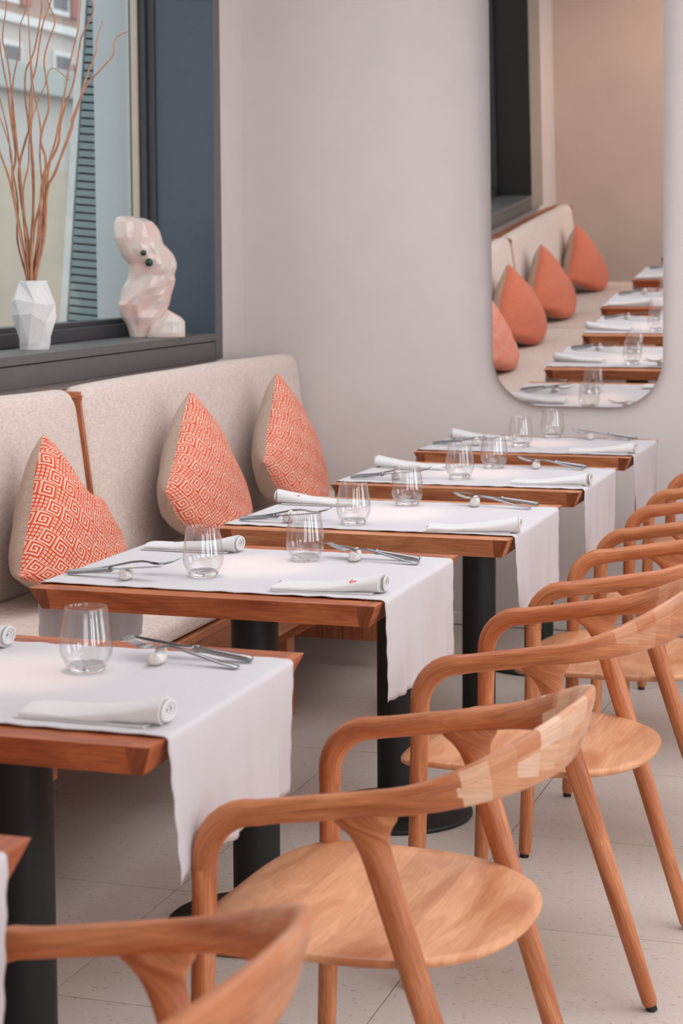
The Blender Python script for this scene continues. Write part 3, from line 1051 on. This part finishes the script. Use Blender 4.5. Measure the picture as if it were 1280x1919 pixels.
def make_fork(label):
    t = thing('table_fork', label, 'fork', (0, 0, 0), 0, 'steel table forks')
    R = []
    for x, w, h, z in ((0.0, 0.003, 0.0012, 0.003), (-0.003, 0.0085, 0.0018, 0.003), (-0.03, 0.0075, 0.0020, 0.004), (-0.07, 0.0045, 0.0022, 0.008), (-0.11, 0.0033, 0.0024, 0.013), (-0.130, 0.0034, 0.0022, 0.013), (-0.142, 0.0060, 0.0016, 0.011), (-0.150, 0.0105, 0.0012, 0.0085), (-0.160, 0.0122, 0.0010, 0.0062), (-0.166, 0.0123, 0.0009, 0.0055)):
        R.append(sring((x, 0, z), (0, w, 0), (0, 0, h), 14, 2.4))
    V, F, UV = loft(R)
    from_data('handle', V, F, STEEL, t, True, UV, sharp=60)
    for k in range(4):
        y = -0.0099 + k * 0.0066
        R = [sring((x, y * s, z), (0, w, 0), (0, 0, h), 8, 2.2) for x, z, w, h, s in ((-0.164, 0.0056, 0.0021, 0.0010, 1), (-0.178, 0.0054, 0.0018, 0.0011, 1.0), (-0.195, 0.0085, 0.0015, 0.0010, 0.98), (-0.208, 0.0135, 0.0011, 0.0008, 0.95), (-0.212, 0.0155, 0.0005, 0.0004, 0.95))]
        V, F, UV = loft(R)
        from_data('tine', V, F, STEEL, t, True, UV)
    return t
def make_rest(label):
    # knobbly ceramic rest with two raised horns
    bm = bmesh.new()
    bmesh.ops.create_icosphere(bm, subdivisions=4, radius=1)
    for v in bm.verts:
        p = v.co
        x, y, z = p.x * 0.013, p.y * 0.027, p.z * 0.008
        horn = max(0, abs(p.y) - 0.35)
        z += horn * horn * 0.040 * (1 if p.z > -0.3 else 0.1)
        x *= 1.15 + 0.35 * horn - 0.30 * (1 - abs(p.y))
        n = mnoise.noise(p * 2.6) * 0.0022
        v.co = Vector((x, y, max(0.0, z + 0.0075))) + p * n
        v.co.z = max(0, v.co.z)
    me = bpy.data.meshes.new('cutlery_rest')
    bm.to_mesh(me)
    bm.free()
    o = link('cutlery_rest', me, REST)
    tag(o, label, 'cutlery rest', 'white ceramic cutlery rests')
    return o
_cut = {}
def put_cutlery(i, side, tail_k, tail_f, restx, ang_k, ang_f, place):
    """side +1 = chair side (tails point to +x), -1 = bench side"""
    cx, cy = TAB[i]
    rz0 = 0 if side > 0 else pi
    slope = math.atan2(0.0135, 0.125)
    for kind, (dx, dy), ang in (('knife', tail_k, ang_k), ('fork', tail_f, ang_f)):
        lab = 'steel %s on a rest, %s' % (kind, place)
        loc = (cx + dx, cy + dy, ZT + 0.0008)
        if kind not in _cut:
            o = make_knife(lab) if kind == 'knife' else make_fork(lab)
            _cut[kind] = o
        else:
            o = dup(_cut[kind], loc, 0, lab)
        o.location = loc
        o.rotation_euler = (0, slope if kind == 'knife' else slope * 0.8, rz0 + ang)
    lab = 'small white ceramic cutlery rest, ' + place
    rx, ry = restx
    loc = (cx + rx, cy + ry, ZT)
    if 'rest' not in _cut:
        o = make_rest(lab)
        _cut['rest'] = o
    else:
        o = dup(_cut['rest'], loc, 0, lab)
    o.location = loc
    o.rotation_euler = (0, 0, ang_k * 0.5 + 0.15)

# ------------------------------------------------------------------ napkins
def make_napkin(label, seed, mark, mx=0.055):
    t = thing('rolled_napkin', label, 'napkin', (0, 0, 0), 0, 'rolled white napkins')
    rs = random.Random(seed)
    n = 40
    R = []
    for k in range(15):
        f = k / 14
        x = -0.105 + 0.21 * f
        h = 0.0055 + 0.0125 * max(0, (f - 0.15) / 0.85) ** 1.8
        w = 0.040 - 0.010 * f ** 1.5
        e = 3.2 - 1.0 * f
        ring = []
        for p in sring((x, 0, h), (0, w, 0), (0, 0, h), n, e):
            nn = 0.0022 * mnoise.noise(Vector((x * 26, p.y * 40, p.z * 50 + seed)))
            q = Vector((p.x + 0.004 * sin(p.y * 80 + seed) * (1 if k in (0, 14) else 0), p.y + nn, max(0.0003, p.z + nn)))
            ring.append(q)
        R.append(ring)
    V, F, UV = loft(R, cap=True)
    from_data('napkin_body', V, F, NAPKIN, t, True, UV, sharp=50)
    # loose folded layers showing on the thick end (spiral) and along the side
    for a in range(3):
        s = 0.78 - 0.24 * a
        R = []
        for k in range(20):
            th = 2 * pi * k / 20
            c = Vector((0.1052 + 0.0018 * (3 - a), 0.029 * s * cos(th), 0.0185 + 0.0165 * s * sin(th)))
            R.append(sring(c, (0.0016, 0, 0), Vector((0, cos(th), sin(th))) * 0.0026, 6))
        R.append(R[0])
        V, F, UV = loft(R, cap=False)
        from_data('fold', V, F, NAPKIN, t, True, UV)
    V = [(-0.108, -0.041, 0.0005), (0.09, -0.036, 0.0005), (0.09, 0.036, 0.0005), (-0.108, 0.041, 0.0005), (-0.110, -0.042, 0.003), (0.09, -0.037, 0.003), (0.09, 0.037, 0.003), (-0.110, 0.042, 0.003)]
    from_data('flap', V, [(0, 3, 2, 1), (4, 5, 6, 7), (0, 1, 5, 4), (1, 2, 6, 5), (2, 3, 7, 6), (3, 0, 4, 7)], NAPKIN, t, False)
    if mark:
        # small stitched red emblem near the rolled end: body with a forked tail
        for q in ((-1, 1) if mark == 'both' else (mark,)):
            def lf(c, a, l, w):
                P = []
                for k in range(8):
                    th = 2 * pi * k / 8
                    u, v = l * cos(th), w * sin(th)
                    P.append((c[0] + u * cos(a) - v * sin(a), c[1] + u * sin(a) + v * cos(a)))
                return P
            V, F = [], []
            for (c, a, l, w) in (((mx, 0.0), 0.15, 0.0065, 0.0024), ((mx - 0.0085, 0.002), 0.9, 0.0034, 0.0012), ((mx - 0.0085, -0.002), -0.7, 0.0034, 0.0012)):
                P = lf(c, a, l, w)
                b = len(V)
                for x, s in P:
                    th = radians(52) + s / 0.018
                    fm = (mx + 0.105) / 0.21
                    hm, wm = 0.0055 + 0.0125 * max(0, (fm - 0.15) / 0.85) ** 1.8, 0.040 - 0.010 * fm ** 1.5
                    V.append((x, q * (wm + 0.0006) * cos(th), hm + (hm + 0.0006) * sin(th)))
                F.append(tuple(range(b, b + 8)))
            m = from_data('embroidered_mark', V, F, EMBROIDERY, t, False)
            sd = m.modifiers.new('thread', 'SOLIDIFY'); sd.thickness = 0.0012; sd.offset = 0
    return t

SET = {  # per table: glass E, glass W ; knife/fork tails and rest E ; W ; napkin E, W
    1: dict(g=[(0.078, 0.075)], kE=(0.306, 0.200), fE=(0.302, 0.150), rE=(0.165, 0.150), nE=(0.222, -0.195), nW=(-0.235, 0.200), kW=(-0.325, -0.19), fW=(-0.315, -0.15), rW=(-0.19, -0.17), gW=(-0.07, -0.12)),
    2: dict(g=[(0.066, 0.132)], kE=(0.304, 0.178), fE=(0.312, 0.138), rE=(0.170, 0.150), nE=(0.228, -0.195), nW=(-0.215, 0.200), kW=(-0.338, -0.172), fW=(-0.325, -0.135), rW=(-0.200, -0.190), gW=(-0.067, -0.112)),
    3: dict(g=[(-0.021, 0.175)], kE=(0.306, 0.245), fE=(0.300, 0.180), rE=(0.150, 0.20), nE=(0.248, -0.215), nW=(-0.250, 0.140), kW=(-0.335, -0.205), fW=(-0.325, -0.17), rW=(-0.215, -0.19), gW=(-0.054, -0.180)),
    4: dict(g=[(0.005, 0.168)], kE=(0.275, 0.225), fE=(0.275, 0.175), rE=(0.130, 0.18), nE=(0.250, -0.180), nW=(-0.235, 0.110), kW=(-0.330, -0.20), fW=(-0.315, -0.165), rW=(-0.20, -0.18), gW=(-0.028, -0.120)),
    5: dict(g=[(-0.005, 0.238)], kE=(0.290, 0.240), fE=(0.275, 0.190), rE=(0.135, 0.20), nE=(0.245, -0.205), nW=(-0.225, 0.120), kW=(-0.345, -0.10), fW=(-0.32, -0.07), rW=(-0.20, -0.09), gW=(-0.045, -0.092)),
}
for i, s in SET.items():
    pE, pW = 'chair side of the ' + SHORT[i], 'bench side of the ' + SHORT[i]
    put_glass(i, *s['g'][0], 'clear stemless water glass on the ' + pE)
    put_glass(i, *s['gW'], 'clear stemless water glass on the ' + pW)
    put_cutlery(i, 1, s['kE'], s['fE'], s['rE'], -RD(3), -RD(9), pE)
    put_cutlery(i, -1, s['kW'], s['fW'], s['rW'], -RD(4), RD(8), pW)
    for side, key, pl in ((1, 'nE', pE), (-1, 'nW', pW)):
        mk = {(2, 1): -1, (3, -1): 1, (2, -1): 1}.get((i, side))
        o = make_napkin('rolled white napkin%s, %s' % (' with red mark' if mk else '', pl), i * 3 + side, mk, -0.045 if (i, side) == (2, -1) else 0.055)
        o.location = (TAB[i][0] + s[key][0], TAB[i][1] + s[key][1], ZT)
        o.rotation_euler = (0, 0, (0 if side > 0 or i in (1, 2) else pi) + RD(random.Random(i * 7 + side).uniform(-4, 4)))

# ------------------------------------------------------------------ chairs
def make_chair(label):
    t = thing('oak_armchair', label, 'chair', (0, 0, 0), 0, 'oak armchairs along the tables')
    a, b, n = 0.190, 0.246, 2.08
    zt = lambda q: 0.683 + 0.033 * q + 0.058 * max(q, 0) ** 2
    zb = lambda q: 0.645 + 0.030 * q - 0.004 * max(q, 0) ** 2
    xf, rb = -0.274, 0.080
    # ---- arm bow: up out of the front leg, round the corner, along the arm, across the back and the same again mirrored
    half = []                                   # (centre, half height, half thickness, lean, exponent, outward normal)
    zc0 = (zt((xf + rb) / a) + zb((xf + rb) / a)) / 2
    for z in (0.535, 0.555):
        half.append((Vector((xf, b + 0.002, z)), 0.0185, 0.0175, 0, 2.0, Vector((0, 1, 0))))
    for k in range(0, 9):
        th = pi / 2 * k / 8
        half.append((Vector((xf + rb - rb * cos(th), b + 0.002, zc0 - rb + rb * sin(th))), 0.0185 + 0.002 * sin(2 * th), 0.0175, 0, 2.1, Vector((0, 1, 0))))
    for k in range(1, 8):
        x = xf + rb + (-(xf + rb)) * k / 8
        q = x / a
        half.append((Vector((x, b, (zt(q) + zb(q)) / 2)), (zt(q) - zb(q)) / 2, 0.0180, 0, 2.2, Vector((0, 1, 0))))
    for k in range(0, 15):
        th = pi / 2 * k / 14
        x = a * abs(sin(th)) ** (2 / n)
        y = b * abs(cos(th)) ** (2 / n)
        q = x / a
        nx = (x / a) ** (n - 1) / a
        nyv = (y / b) ** (n - 1) / b
        nr = Vector((nx, nyv, 0)).normalized()
        half.append((Vector((x + 0.006 * q * q, y, (zt(q) + zb(q)) / 2)), (zt(q) - zb(q)) / 2, 0.0180 - 0.0075 * q ** 1.5, 0.014 * q * q, 2.2 + 1.3 * q, nr))
    full = half + [(Vector((c.x, -c.y, c.z)), h, w, l, e, Vector((nr.x, -nr.y, 0))) for c, h, w, l, e, nr in reversed(half[:-1])]
    rings = []
    for i, (c, h, w, l, e, nr) in enumerate(full):
        tg = (full[min(i + 1, len(full) - 1)][0] - full[max(i - 1, 0)][0]).normalized()
        if i == len(full) // 2:
            nr = Vector((1, 0, 0))
        nr = (nr - tg * nr.dot(tg)).normalized()
        u = tg.cross(nr)
        if u.z < 0:
            u = -u
        if abs(u.z) < 0.05 or i < 3 or i > len(full) - 4:
            u = Vector((-u.x, -u.y, -u.z)) if u.x > 0 else u
        up_v = u * h + nr * l
        rings.append(sring(c, nr * w, up_v, 20, e))
    V, F, UV = loft(rings)
    mid_u = max(q[0] for q in UV) / 2
    UV = [(q[0] - mid_u, q[1]) for q in UV]
    from_data('arm_bow', V, F, OAK_BOW, t, True, UV, sharp=70)
    # ---- legs
    for s in (-1, 1):
        pts = [(-0.291, s * 0.259, 0.010), (-0.290, s * 0.259, 0.016), (xf - 0.004, s * (b + 0.006), 0.30), (xf, s * (b + 0.002), 0.50), (xf, s * (b + 0.002), 0.545)]
        lg = tube('front_leg', pts, [0.0125, 0.0145, 0.0170, 0.0178, 0.0178], OAK, t, 16)
        tube('foot_pad', [(-0.291, s * 0.259, 0), (-0.291, s * 0.259, 0.0105)], [0.0105, 0.0105], RUBBER, lg, 14)
        R = []
        P0, P1 = Vector((0.166, s * 0.222, 0.0)), Vector((-0.034, s * 0.246, 0.635))
        d = (P1 - P0).normalized()
        ya = Vector((0, 1, 0)) - d * d.y
        ya.normalize()
        xa = ya.cross(d)
        if xa.x < 0:
            xa = -xa
        for f, rx, ry in ((0.016, 0.012, 0.012), (0.026, 0.0145, 0.0145), (0.25, 0.0165, 0.0165), (0.6, 0.0190, 0.0185), (0.80, 0.0205, 0.0190), (0.88, 0.0207, 0.0190), (0.915, 0.0212, 0.0188), (0.940, 0.0226, 0.0186), (0.958, 0.0252, 0.0184), (0.973, 0.0295, 0.0180), (0.986, 0.0360, 0.0174), (0.998, 0.0440, 0.0166), (1.015, 0.0500, 0.0130)):
            c = P0.lerp(P1, f)
            # the flare levels out under the arm
            lv = min(1, max(0, (f - 0.90) / 0.09))
            ax = (xa * (1 - lv) + Vector((1, 0, 0.13)) * lv).normalized()
            R.append(sring(c, ax * rx, ya * ry, 18, 2.0))
        V, F, UV = loft(R)
        lg = from_data('rear_leg', V, F, OAK, t, True, UV, sharp=60)
        tube('foot_pad', [(0.166, s * 0.222, 0), (0.162, s * 0.2225, 0.0115)], [0.0105, 0.0105], RUBBER, lg, 14)
    # ---- seat: thin dished shell, squarish in front and round behind
    ns, nr_ = 72, 14
    top, bot = [], []
    def outline(th):
        cx, sy = cos(th), sin(th)
        if cx < 0:
            ex, e = 0.225, 4.8
        else:
            ex, e = 0.252, 2.35
        x = -0.118 + ex * abs(cx) ** (2 / e) * (1 if cx > 0 else -1)
        y = 0.248 * abs(sy) ** (2 / e) * (1 if sy > 0 else -1)
        return x, y
    def zs(x, y, f):
        xx, yy = (x + 0.118) / 0.24, y / 0.248
        z = 0.440 - 0.013 * (1 - min(1, yy * yy)) * (1 - min(1, ((xx - 0.25) / 0.9) ** 2))
        if xx < -0.55:
            z -= 0.020 * (-xx - 0.55) ** 1.6 / 0.26
        return z
    V, F, UV = [], [], []
    ids = []
    for k in range(nr_ + 1):
        f = k / nr_
        for j in range(ns):
            x, y = outline(2 * pi * j / ns)
            x = -0.118 + (x + 0.118) * f
            y *= f
            V.append((x, y, zs(x, y, f)))
    for k, (f, dz) in enumerate(((1.006, -0.003), (1.004, -0.007), (0.975, -0.013), (0.90, -0.016), (0.0, -0.017))):
        for j in range(ns):
            x, y = outline(2 * pi * j / ns)
            x1 = -0.118 + (x + 0.118) * f
            y1 = y * f
            V.append((x1, y1, zs(-0.118 + (x + 0.118) * min(f, 1), y * min(f, 1), 1) + dz))
    for k in range(nr_ + 5):
        for j in range(ns):
            F.append((k * ns + j, k * ns + (j + 1) % ns, (k + 1) * ns + (j + 1) % ns, (k + 1) * ns + j))
    me = bpy.data.meshes.new('seat')
    me.from_pydata(V, [], F)
    bm = bmesh.new(); bm.from_mesh(me)
    bmesh.ops.remove_doubles(bm, verts=bm.verts, dist=1e-6)
    bmesh.ops.recalc_face_normals(bm, faces=bm.faces)
    bm.to_mesh(me); bm.free()
    lay = me.uv_layers.new(name='UVMap')
    for li, l in enumerate(me.loops):
        co = me.vertices[l.vertex_index].co
        lay.data[li].uv = (co.y + 0.3, co.x + 0.5)
    so = link('seat', me, OAK_SEAT, t)
    return t
CH = [(-0.780, 1.60, -0.03), (-0.690, 2.632, -0.046), (-0.657, 3.63, -0.02), (-0.622, 4.472, 0.0), (-0.622, 5.35, 0.0), (-0.625, 6.24, 0.0)]
chairs = []
for i, (x, y, r) in enumerate(CH):
    lab = 'oak armchair with curved bow back at the ' + SHORT[i]
    if i == 0:
        c = make_chair(lab)
        c.location = (x, y, 0)
        c.rotation_euler = (0, 0, r)
    else:
        c = dup(chairs[0], (x, y, 0), r, lab)
    for ch in c.children:
        if ch.name.startswith('arm_bow'):
            ch.color = ((0.15, 0.8, 0.3, 0.5, 0.3, 0.4)[i], 0, 0, 1)
    chairs.append(c)

# ------------------------------------------------------------------ vase with willow branches
VX, VY = -2.702, 5.30
vs = thing('faceted_vase', 'matt white faceted vase of willow branches on the window sill', 'vase', (VX, VY, WZ0))
rings = []
rs = random.Random(3)
prof = [(0.0005, 0.0), (0.0480, 0.0), (0.0515, 0.020), (0.066, 0.095), (0.0665, 0.135), (0.045, 0.205), (0.0435, 0.212), (0.037, 0.212), (0.037, 0.16), (0.045, 0.10), (0.0005, 0.03)]
NS = 8
for k, (r, z) in enumerate(prof):
    ring = []
    for j in range(NS):
        a = 2 * pi * (j + (0.5 if k in (3, 4) else 0.0)) / NS + (rs.uniform(-0.16, 0.16) if 2 <= k <= 4 else 0)
        rr = r * (1 + (0.05 * rs.uniform(-1, 1) if 2 <= k < 5 else 0))
        ring.append(Vector((rr * cos(a), rr * sin(a), z + (0.022 * rs.uniform(-1, 1) if k in (3, 4) else 0))))
    rings.append(ring)
V, F, UV = [], [], []
for r in rings:
    V += r
for k in range(len(rings) - 1):
    for j in range(NS):
        p, q = k * NS + j, k * NS + (j + 1) % NS
        p2, q2 = p + NS, q + NS
        if k in (2, 3, 4):
            F += [(p, q, p2), (q, q2, p2)] if (j + k) % 2 else [(p, q, q2), (p, q2, p2)]
        else:
            F.append((p, q, q2, p2))
from_data('vase_body', V, F, CERAMIC, vs, False)

BR = [
 [(185,1395),(235,1180),(255,950),(300,860),(330,780),(400,600),(455,460),(540,370),(595,310),(610,230),(670,198)],
 [(175,1395),(215,1150),(250,940),(290,870),(385,650),(385,610),(430,500),(465,390),(512,280),(520,210),(552,120)],
 [(170,1390),(200,1200),(225,950),(245,860),(310,740),(330,620),(355,540),(400,420),(430,260),(445,200),(500,90),(490,0),(470,-140)],
 [(180,1395),(230,1050),(270,800),(300,700),(340,520),(370,370),(400,240),(430,130),(440,30),(455,-100)],
 [(165,1395),(180,1150),(220,1000),(250,800),(225,700),(240,620),(270,530),(265,420),(250,300),(275,200),(310,100),(275,0),(250,-120)],
 [(160,1395),(150,1200),(120,1000),(110,830),(150,680),(165,630),(150,480),(155,350),(200,250),(240,60),(243,0),(260,-150)],
 [(160,1390),(175,1120),(185,850),(170,600),(185,420),(210,330),(245,130),(290,10),(310,-120)],
 [(150,1395),(110,1150),(75,900),(95,780),(75,600),(60,450),(35,300),(5,30),(-20,-100)],
 [(150,1390),(100,1100),(60,900),(10,750),(0,680),(-40,500),(-80,300)],
 [(145,1390),(90,1050),(75,850),(70,750),(30,620),(0,530),(-60,330),(-70,150)],
 [(155,1395),(125,1000),(110,800),(80,550),(90,380),(125,230),(130,120),(165,20),(170,-120)],
 [(170,1395),(160,1250),(180,1000),(175,700),(185,500),(180,300),(175,100),(172,0),(190,-150)],
 [(140,1390),(95,1200),(100,1000),(70,800),(55,650),(5,430),(-30,250)],
 [(180,1395),(225,1180),(235,1000),(220,800),(225,640),(200,500),(190,400),(185,300)],
 [(150,1390),(130,1100),(105,750),(70,350),(40,200),(60,60),(62,0),(50,-140)],
 [(165,1395),(140,1150),(130,950),(160,820),(165,700),(190,560),(250,420),(290,330),(380,395)],
]
BL = ['pale willow branch arching farthest right, its bent tip by the window frame', 'knotty willow branch reaching right, its tip second from the window frame', 'thick willow branch leaving the photo top farthest right',
      'slender willow branch leaving the photo top second from the right', 'wavy willow branch leaving the photo top fourth from the right', 'willow branch leaving the photo top fifth from the right',
      'willow branch leaving the photo top third from the right', 'willow branch leaving the photo top at the far left corner', 'lowest of the willow branches bending out past the left photo edge',
      'middle one of the willow branches bending out past the left edge', 'willow branch leaving the photo top third from the left', 'straight willow branch leaving the photo top fourth from the left',
      'highest of the willow branches bending out past the left edge', 'short thin willow branch ending in the middle of the spray', 'thin willow branch leaving the photo top second from the left', 'thin willow branch whose drooping tip points down right']
def smooth_path(P, m=5):
    out = []
    for i in range(len(P) - 1):
        p0, p1, p2, p3 = P[max(i - 1, 0)], P[i], P[i + 1], P[min(i + 2, len(P) - 1)]
        for k in range(m):
            t = k / m
            out.append(0.5 * ((2 * p1) + (-p0 + p2) * t + (2 * p0 - 5 * p1 + 4 * p2 - p3) * t * t + (-p0 + 3 * p1 - 3 * p2 + p3) * t ** 3))
    out.append(P[-1])
    return out
for n, path in enumerate(BR):
    rs = random.Random(100 + n)
    sp = rs.uniform(-0.06, 0.06)
    P = [Vector((0, 0, -0.13)) + Vector((rs.uniform(-0.008, 0.008), rs.uniform(-0.012, 0.012), 0))]
    for (px, py) in path:
        dx = 0.00176 * (px / 2.665 - 65)
        dz = 0.001634 * (525 - py / 2.665)
        f = max(0, dz) / 0.85
        # the plane of the spray is square to the room's diagonal
        dy = sp * f + 0.012 * sin(7 * f + n)
        if dz < 0.03:
            dx, dy = max(-0.026, min(0.026, dx)), max(-0.02, min(0.02, dy + rs.uniform(-0.018, 0.018)))
        P.append(Vector((dx - 0.50 * dy, dy, dz - 0.1 * dy)))
    P = [p + Vector((VX, VY, WZ0 + 0.2125)) for p in P]
    S = smooth_path(P)
    m = len(S)
    r0 = 0.0050 if n < 9 else 0.0038
    o = tube('willow_branch', S, [r0 * (1 - 0.66 * (k / m)) for k in range(m)], BARK, None, 7)
    tag(o, BL[n], 'branch', 'willow branches in the vase')

# ------------------------------------------------------------------ sculpture on the sill
SX, SY = -2.683, 6.145
st = thing('ceramic_sculpture', 'glossy pearl pink abstract ceramic sculpture with two green gems on the sill', 'sculpture', (SX, SY, WZ0))
ax = Vector((0.915, 0.40, 0))          # broad direction of the piece
dp = Vector((-0.40, 0.915, 0))
SIL = [(1775, 268, 560), (1700, 255, 590), (1600, 225, 640), (1500, 165, 715), (1400, 135, 742), (1330, 118, 768), (1280, 140, 778), (1200, 160, 795), (1100, 185, 826), (1000, 242, 846), (940, 258, 832), (860, 268, 858), (790, 262, 864), (720, 210, 845), (660, 165, 818), (590, 140, 765), (520, 115, 700), (440, 90, 682), (360, 84, 660), (290, 90, 622), (230, 100, 570), (185, 115, 480), (160, 150, 360), (150, 190, 300)]
def sxz(zx, zy):
    u, v = zx / 7.107, zy / 7.107
    return (u - 72) * 0.002015, (248.6 - v) * 0.00187
rings = []
for k, (zy, l, r) in enumerate(SIL):
    x0, z = sxz(l, zy)
    x1, _ = sxz(r, zy)
    w = (x1 - x0) / 2
    dep = min(0.055, w * 0.62) * (1.0 if k < len(SIL) - 2 else 0.7)
    c = ax * ((x0 + x1) / 2) + dp * (0.012 * sin(z * 14)) + Vector((0, 0, max(z, 0)))
    ring = []
    for j in range(28):
        t_ = 2 * pi * j / 28
        rid = 1 - 2.2 * abs(mnoise.noise(Vector((cos(t_) * 1.3 + 4, sin(t_) * 1.3, z * 9))))
        bump = 1 + 0.22 * rid + 0.08 * mnoise.noise(Vector((cos(t_) * 3, sin(t_) * 3, z * 26)))
        fold = 1.0
        ring.append(c + ax * w * cos(t_) + dp * dep * sin(t_) * bump * fold)
    rings.append(ring)
SR = rings
V, F, UV = loft(rings)
# the small angular foot on the right
FT = [(1785, 476, 955, 0.050), (1700, 490, 955, 0.052), (1610, 512, 956, 0.050), (1550, 560, 952, 0.046), (1490, 640, 900, 0.038), (1430, 690, 800, 0.028), (1400, 720, 750, 0.016)]
rings = []
for zy, l, r, dep in FT:
    x0, z = sxz(l, zy); x1, _ = sxz(r, zy)
    c = ax * ((x0 + x1) / 2) - dp * 0.022 + Vector((0, 0, max(z, 0)))
    rings.append(sring(c, ax * ((x1 - x0) / 2), dp * dep * 0.8, 20, 3.0))
V2, F2, UV2 = loft(rings)
o = from_data('sculpture_body', V + V2, F + [tuple(i + len(V) for i in f) for f in F2], PEARL, st, True, UV + UV2)
rm = o.modifiers.new('fuse', 'REMESH'); rm.mode = 'VOXEL'; rm.voxel_size = 0.0030; rm.use_smooth_shade = True
sm = o.modifiers.new('soft', 'SMOOTH'); sm.iterations = 2; sm.factor = 0.5
for zx, zy, r in ((452, 642, 0.0105), (518, 768, 0.0140)):
    x, z = sxz(zx, zy)
    bm = bmesh.new()
    bmesh.ops.create_uvsphere(bm, u_segments=24, v_segments=16, radius=1)
    near = [p for r_ in SR for p in r_ if abs(p.dot(ax) - x) < 0.016 and abs(p.z - z) < 0.016]
    yy = min(p.dot(dp) for p in near)
    c = ax * x + dp * (yy + 0.001) + Vector((0, 0, z))
    for v in bm.verts:
        v.co = c + (ax * v.co.x + Vector((0, 0, 1)) * v.co.z) * r + dp * v.co.y * r * 0.8
    me = bpy.data.meshes.new('gem'); bm.to_mesh(me); bm.free()
    g = link('gem', me, GEM, st)
    g['label'] = 'round green glass gem'
